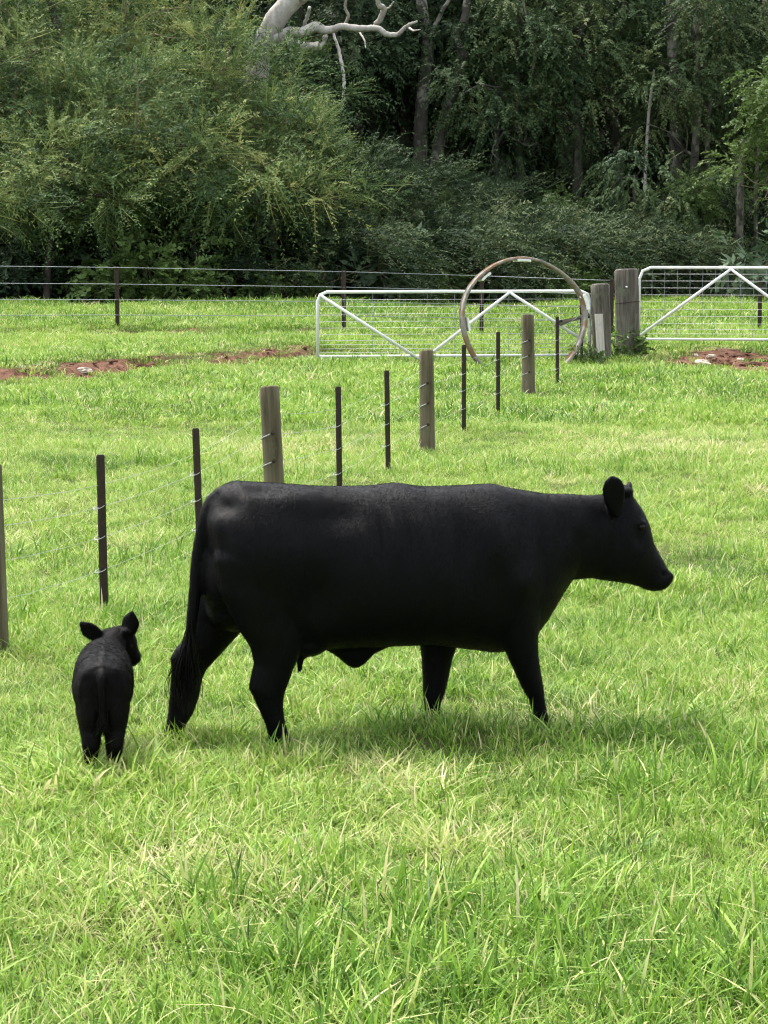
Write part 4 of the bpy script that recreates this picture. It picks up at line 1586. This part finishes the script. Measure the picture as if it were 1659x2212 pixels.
    tree('fresh', 1700, 0, 64.6, 1.0, .2, 'bright green leafy tree cut by the right picture edge')
    tree('vine', 1530, 0, 68.0, 1.0, 1.4, 'vine-draped tree beside the pale slim trunk')
    tree('broad', 825, 0, 60.9, 1.05, 0, 'broad-leaved pale shrub above the left half of the gate', 'broad-leaved pale shrubs')
    tree('broad', 1655, 0, 62.4, 1.25, .5, 'broad-leaved pale shrub above the farther gate at the right edge', 'broad-leaved pale shrubs')
    tree('weed', 925, 0, 61.4, .9, 1.0, 'leafy shrub above the gate, left of the hoop')
    g = 'leafy shrubs at the foot of the wattles'
    tree('weed', 330, 0, 57.4, 1.0, 0, 'leafy shrub growing at the foot of the low wattle near the rear fence post', g)
    tree('weed', 315, 0, 58.6, 1.75, 1, 'taller dark leafy shrub just behind the one near the rear fence post', g)
    tree('weed', 600, 0, 59.2, .8, .6, 'leafy shrub at the forest foot left of the gate', g)
    tree('weed', 1230, 0, 62.8, 1.0, 1.6, 'leafy shrub behind the shorter end post', g)
    g = 'yellow-green saplings among the frond shrubs'
    tree('fresh', 905, 0, 66.2, .50, .4, 'slim yellow-green sapling among the frond shrubs left of the hoop', g)
    tree('fresh', 1205, 0, 67.5, .46, 2.4, 'yellow-green sapling among the frond shrubs over the hoop', g)
    tree('fresh', 1500, 0, 66.5, .52, 4.4, 'yellow-green sapling between the vine-draped trees', g)
    tree('vine', 1030, 0, 68.0, .95, 3.3, 'vine-draped tree at the foot of the pale leaning trunk')
    tree('weed', 1328, 0, 39.6, .42, .6, 'tall weeds growing between the two thick end posts')
    tree('weed', 1275, 0, 38.3, .30, 2.0, 'weeds at the foot of the hoop beside the shorter end post')
    # --- dark undergrowth under the branches
    rng = np.random.default_rng(76)
    lab = 'dark leafy bush in the shade under the forest edge'
    for u in np.arange(-250, 1900, 105):
        Yb = float(np.interp(u, [0, 700, 1100, 1700], [60.5, 62.5, 67.5, 69.5]))
        if 1190 < u < 1330:
            Yb = 76.0
        for k in range(2):
            tree('bush', u + rng.normal() * 25, 0, Yb + 2.4 * k + rng.normal() * .5, rng.uniform(.85, 1.2), rng.random() * 6.28, lab, 'dark bushes under the trees')

    # --- shaded ranks behind
    rng = np.random.default_rng(77)
    lab = 'tall dark forest tree in the deep shade behind the front rank'
    for Y, sp, s in ((78, 2.9, 1.0), (84, 3.4, 1.12), (92, 4.0, 1.25)):
        hw = .19 * Y + 5
        for x in np.arange(-hw, hw, sp):
            xx = x + rng.normal() * .5
            if Y == 78 and (abs(xx - 6.6) < 1.6):
                continue
            u = 829.5 + xx / Y * FU
            tree('deep', u, 0, Y + rng.normal() * .8, s * rng.uniform(.9, 1.12), rng.random() * 6.28, lab, 'dark trees deep in the forest')

    for (u, Y, sc) in ((770, 71.5, .8), (880, 73.0, .9), (1010, 73.5, .85), (640, 70.5, .9)):
        tree('deep', u, 0, Y, sc, u * .01, lab, 'dark trees deep in the forest')

    # --- bare trunks and dead wood one can pick out
    def trunk(name, label, pts, radii, Y, mat, extra=(), group=None):
        P0 = [at(u, v, Y) for u, v in pts]
        g0 = float(gz(P0[0][0], Y))
        root = empty(name, (P0[0][0], Y, g0))
        base = np.array(root.location)
        tag(root, label, 'tree', group)
        pp = smooth_path([p - base for p in P0], 22)
        obj('trunk', MB().tube(pp, np.interp(np.linspace(0, 1, 22), np.linspace(0, 1, len(radii)), radii) * (1 + .06 * np.sin(np.arange(22) * 1.9)), 12).mesh('trunk', mat, True), root)
        for (bp, br, dy) in extra:
            q = [at(u, v, Y + d) - base for (u, v), d in zip(bp, np.linspace(0, dy, len(bp)))]
            n = 6 * len(bp)
            pth = smooth_path(q, n)
            pth[1:-1] += np.random.default_rng(int(bp[0][0])).normal(size=(n - 2, 3)) * min(br) * .22
            obj('branch', MB().tube(pth, np.interp(np.linspace(0, 1, n), np.linspace(0, 1, len(br)), br), 9).mesh('branch', mat, True), root)
        return root
    Y = 66.0
    s = Y / FU
    trunk('dead_tree', 'dead bleached tree trunk with a long bare branch at the top of the picture',
          [(520, 690), (530, 450), (548, 250), (562, 110), (578, 72), (603, 32), (638, -8), (690, -60)], [.40, .36, .34, .31, .29, .31, .29, .24], Y, bark_pale,
          [([(575, 90), (604, 80), (625, 68), (652, 70), (683, 58), (704, 66), (740, 58), (775, 62), (815, 62), (836, 74), (860, 74), (880, 56), (902, 46)], [.20, .16, .13, .15, .16, .12, .10, .10, .085, .08, .07, .055, .03], -1.2),
           ([(625, 5), (660, -8), (700, -18)], [.22, .16, .10], -.4),
           ([(598, 82), (630, 92), (660, 102), (690, 100)], [.10, .13, .14, .11], -.9),
           ([(800, 64), (815, 50), (829, 22), (817, 4), (822, -30)], [.07, .08, .09, .07, .05], -1.0),
           ([(655, 62), (662, 40), (669, 16)], [.05, .055, .05], -.7),
           ([(700, 62), (702, 85), (690, 104)], [.08, .07, .05], -.8),
           ([(880, 57), (893, 66), (908, 64)], [.035, .03, .015], -1.2),
           ([(740, 62), (752, 36), (745, 12), (755, -20)], [.04, .045, .035, .03], -.9),
           ([(770, 62), (786, 84), (790, 104)], [.03, .028, .012], -1.1),
           ([(829, 22), (842, 16), (850, 4)], [.04, .03, .018], -1.0),
           ([(718, 66), (732, 110), (742, 160), (743, 200), (739, 238)], [.035, .05, .05, .045, .03], -1.1)])
    g = 'standing trunks in the forest'
    trunk('bare_gum_tree', 'mottled forest trunk just right of the end of the bare branch', [(905, 560), (908, 300), (915, 190), (925, 90), (912, 20), (905, -80)], [.24, .22, .21, .19, .17, .15], 70.9, bark_mottled,
          [([(925, 90), (945, 45), (985, -30)], [.09, .07, .05], -.3)], g)
    trunk('bare_gum_tree', 'pale leaning forked trunk beside the drooping olive gum', [(935, 420), (950, 300), (972, 215), (1000, 130), (985, 80), (1005, 40), (1012, -60)], [.2, .19, .17, .15, .15, .13, .11], 70.6, bark_mottled, (), g)
    trunk('bare_gum_tree', 'mottled trunk hung with vines at the upper right', [(1465, 640), (1462, 400), (1458, 200), (1452, 60), (1450, -80)], [.24, .22, .2, .18, .16], 70.3, bark_mottled,
          [([(1455, 130), (1480, 100), (1500, 60)], [.05, .04, .02], -.5), ([(1458, 95), (1430, 75), (1418, 72)], [.04, .035, .02], -.6), ([(1470, 60), (1455, 50), (1430, 66), (1420, 75)], [.03, .03, .02, .02], -.8)], g)
    trunk('slim_stem', 'slim white stem in front of the dark hollow', [(1392, 430), (1396, 330), (1402, 240), (1408, 190), (1413, 150)], [.05, .05, .05, .045, .03], 69.5, bark_pale, (), g)
    trunk('slim_stem', 'pale slim trunk standing over the farther gate', [(1597, 575), (1597, 540), (1598, 480), (1600, 400), (1605, 300)], [.12, .12, .11, .10, .08], 66.4, bark_gray, (), g)
    trunk('slim_stem', 'thin pale stem nearest the right picture edge', [(1632, 590), (1633, 500), (1632, 420), (1640, 300)], [.06, .06, .055, .05], 67.4, bark_gray, (), g)
    trunk('slim_stem', 'thin grey stem between the vine-draped trunk and the slim trunk', [(1528, 600), (1530, 450), (1528, 300), (1535, 200)], [.09, .09, .08, .07], 69.8, bark_gray, (), g)
    trunk('slim_stem', 'thin forked pale sapling among the wattles', [(288, 420), (295, 250), (297, 215), (298, 180), (290, 140)], [.03, .03, .03, .025, .015], 59.0, bark_twig, [([(298, 185), (312, 172), (322, 160)], [.025, .02, .012], 0)], g)
    trunk('bare_gum_tree', 'dark leaning trunk in the upper left corner', [(150, 400), (135, 140), (128, 70), (110, 10), (95, -60)], [.14, .13, .12, .11, .1], 63.6, bark_gray, (), g)
    trunk('slim_stem', 'thin straight grey stem under the drooping olive gum', [(1072, 520), (1075, 400), (1072, 300), (1078, 200)], [.08, .08, .07, .06], 70.4, bark_gray, (), g)
    trunk('slim_stem', 'thin bare branch stem above the drooping olive gum', [(1150, 160), (1155, 95), (1140, 50), (1130, 0)], [.045, .04, .035, .03], 69.6, bark_gray, [([(1155, 90), (1165, 50), (1185, 20)], [.03, .025, .015], 0)], g)


build_forest()
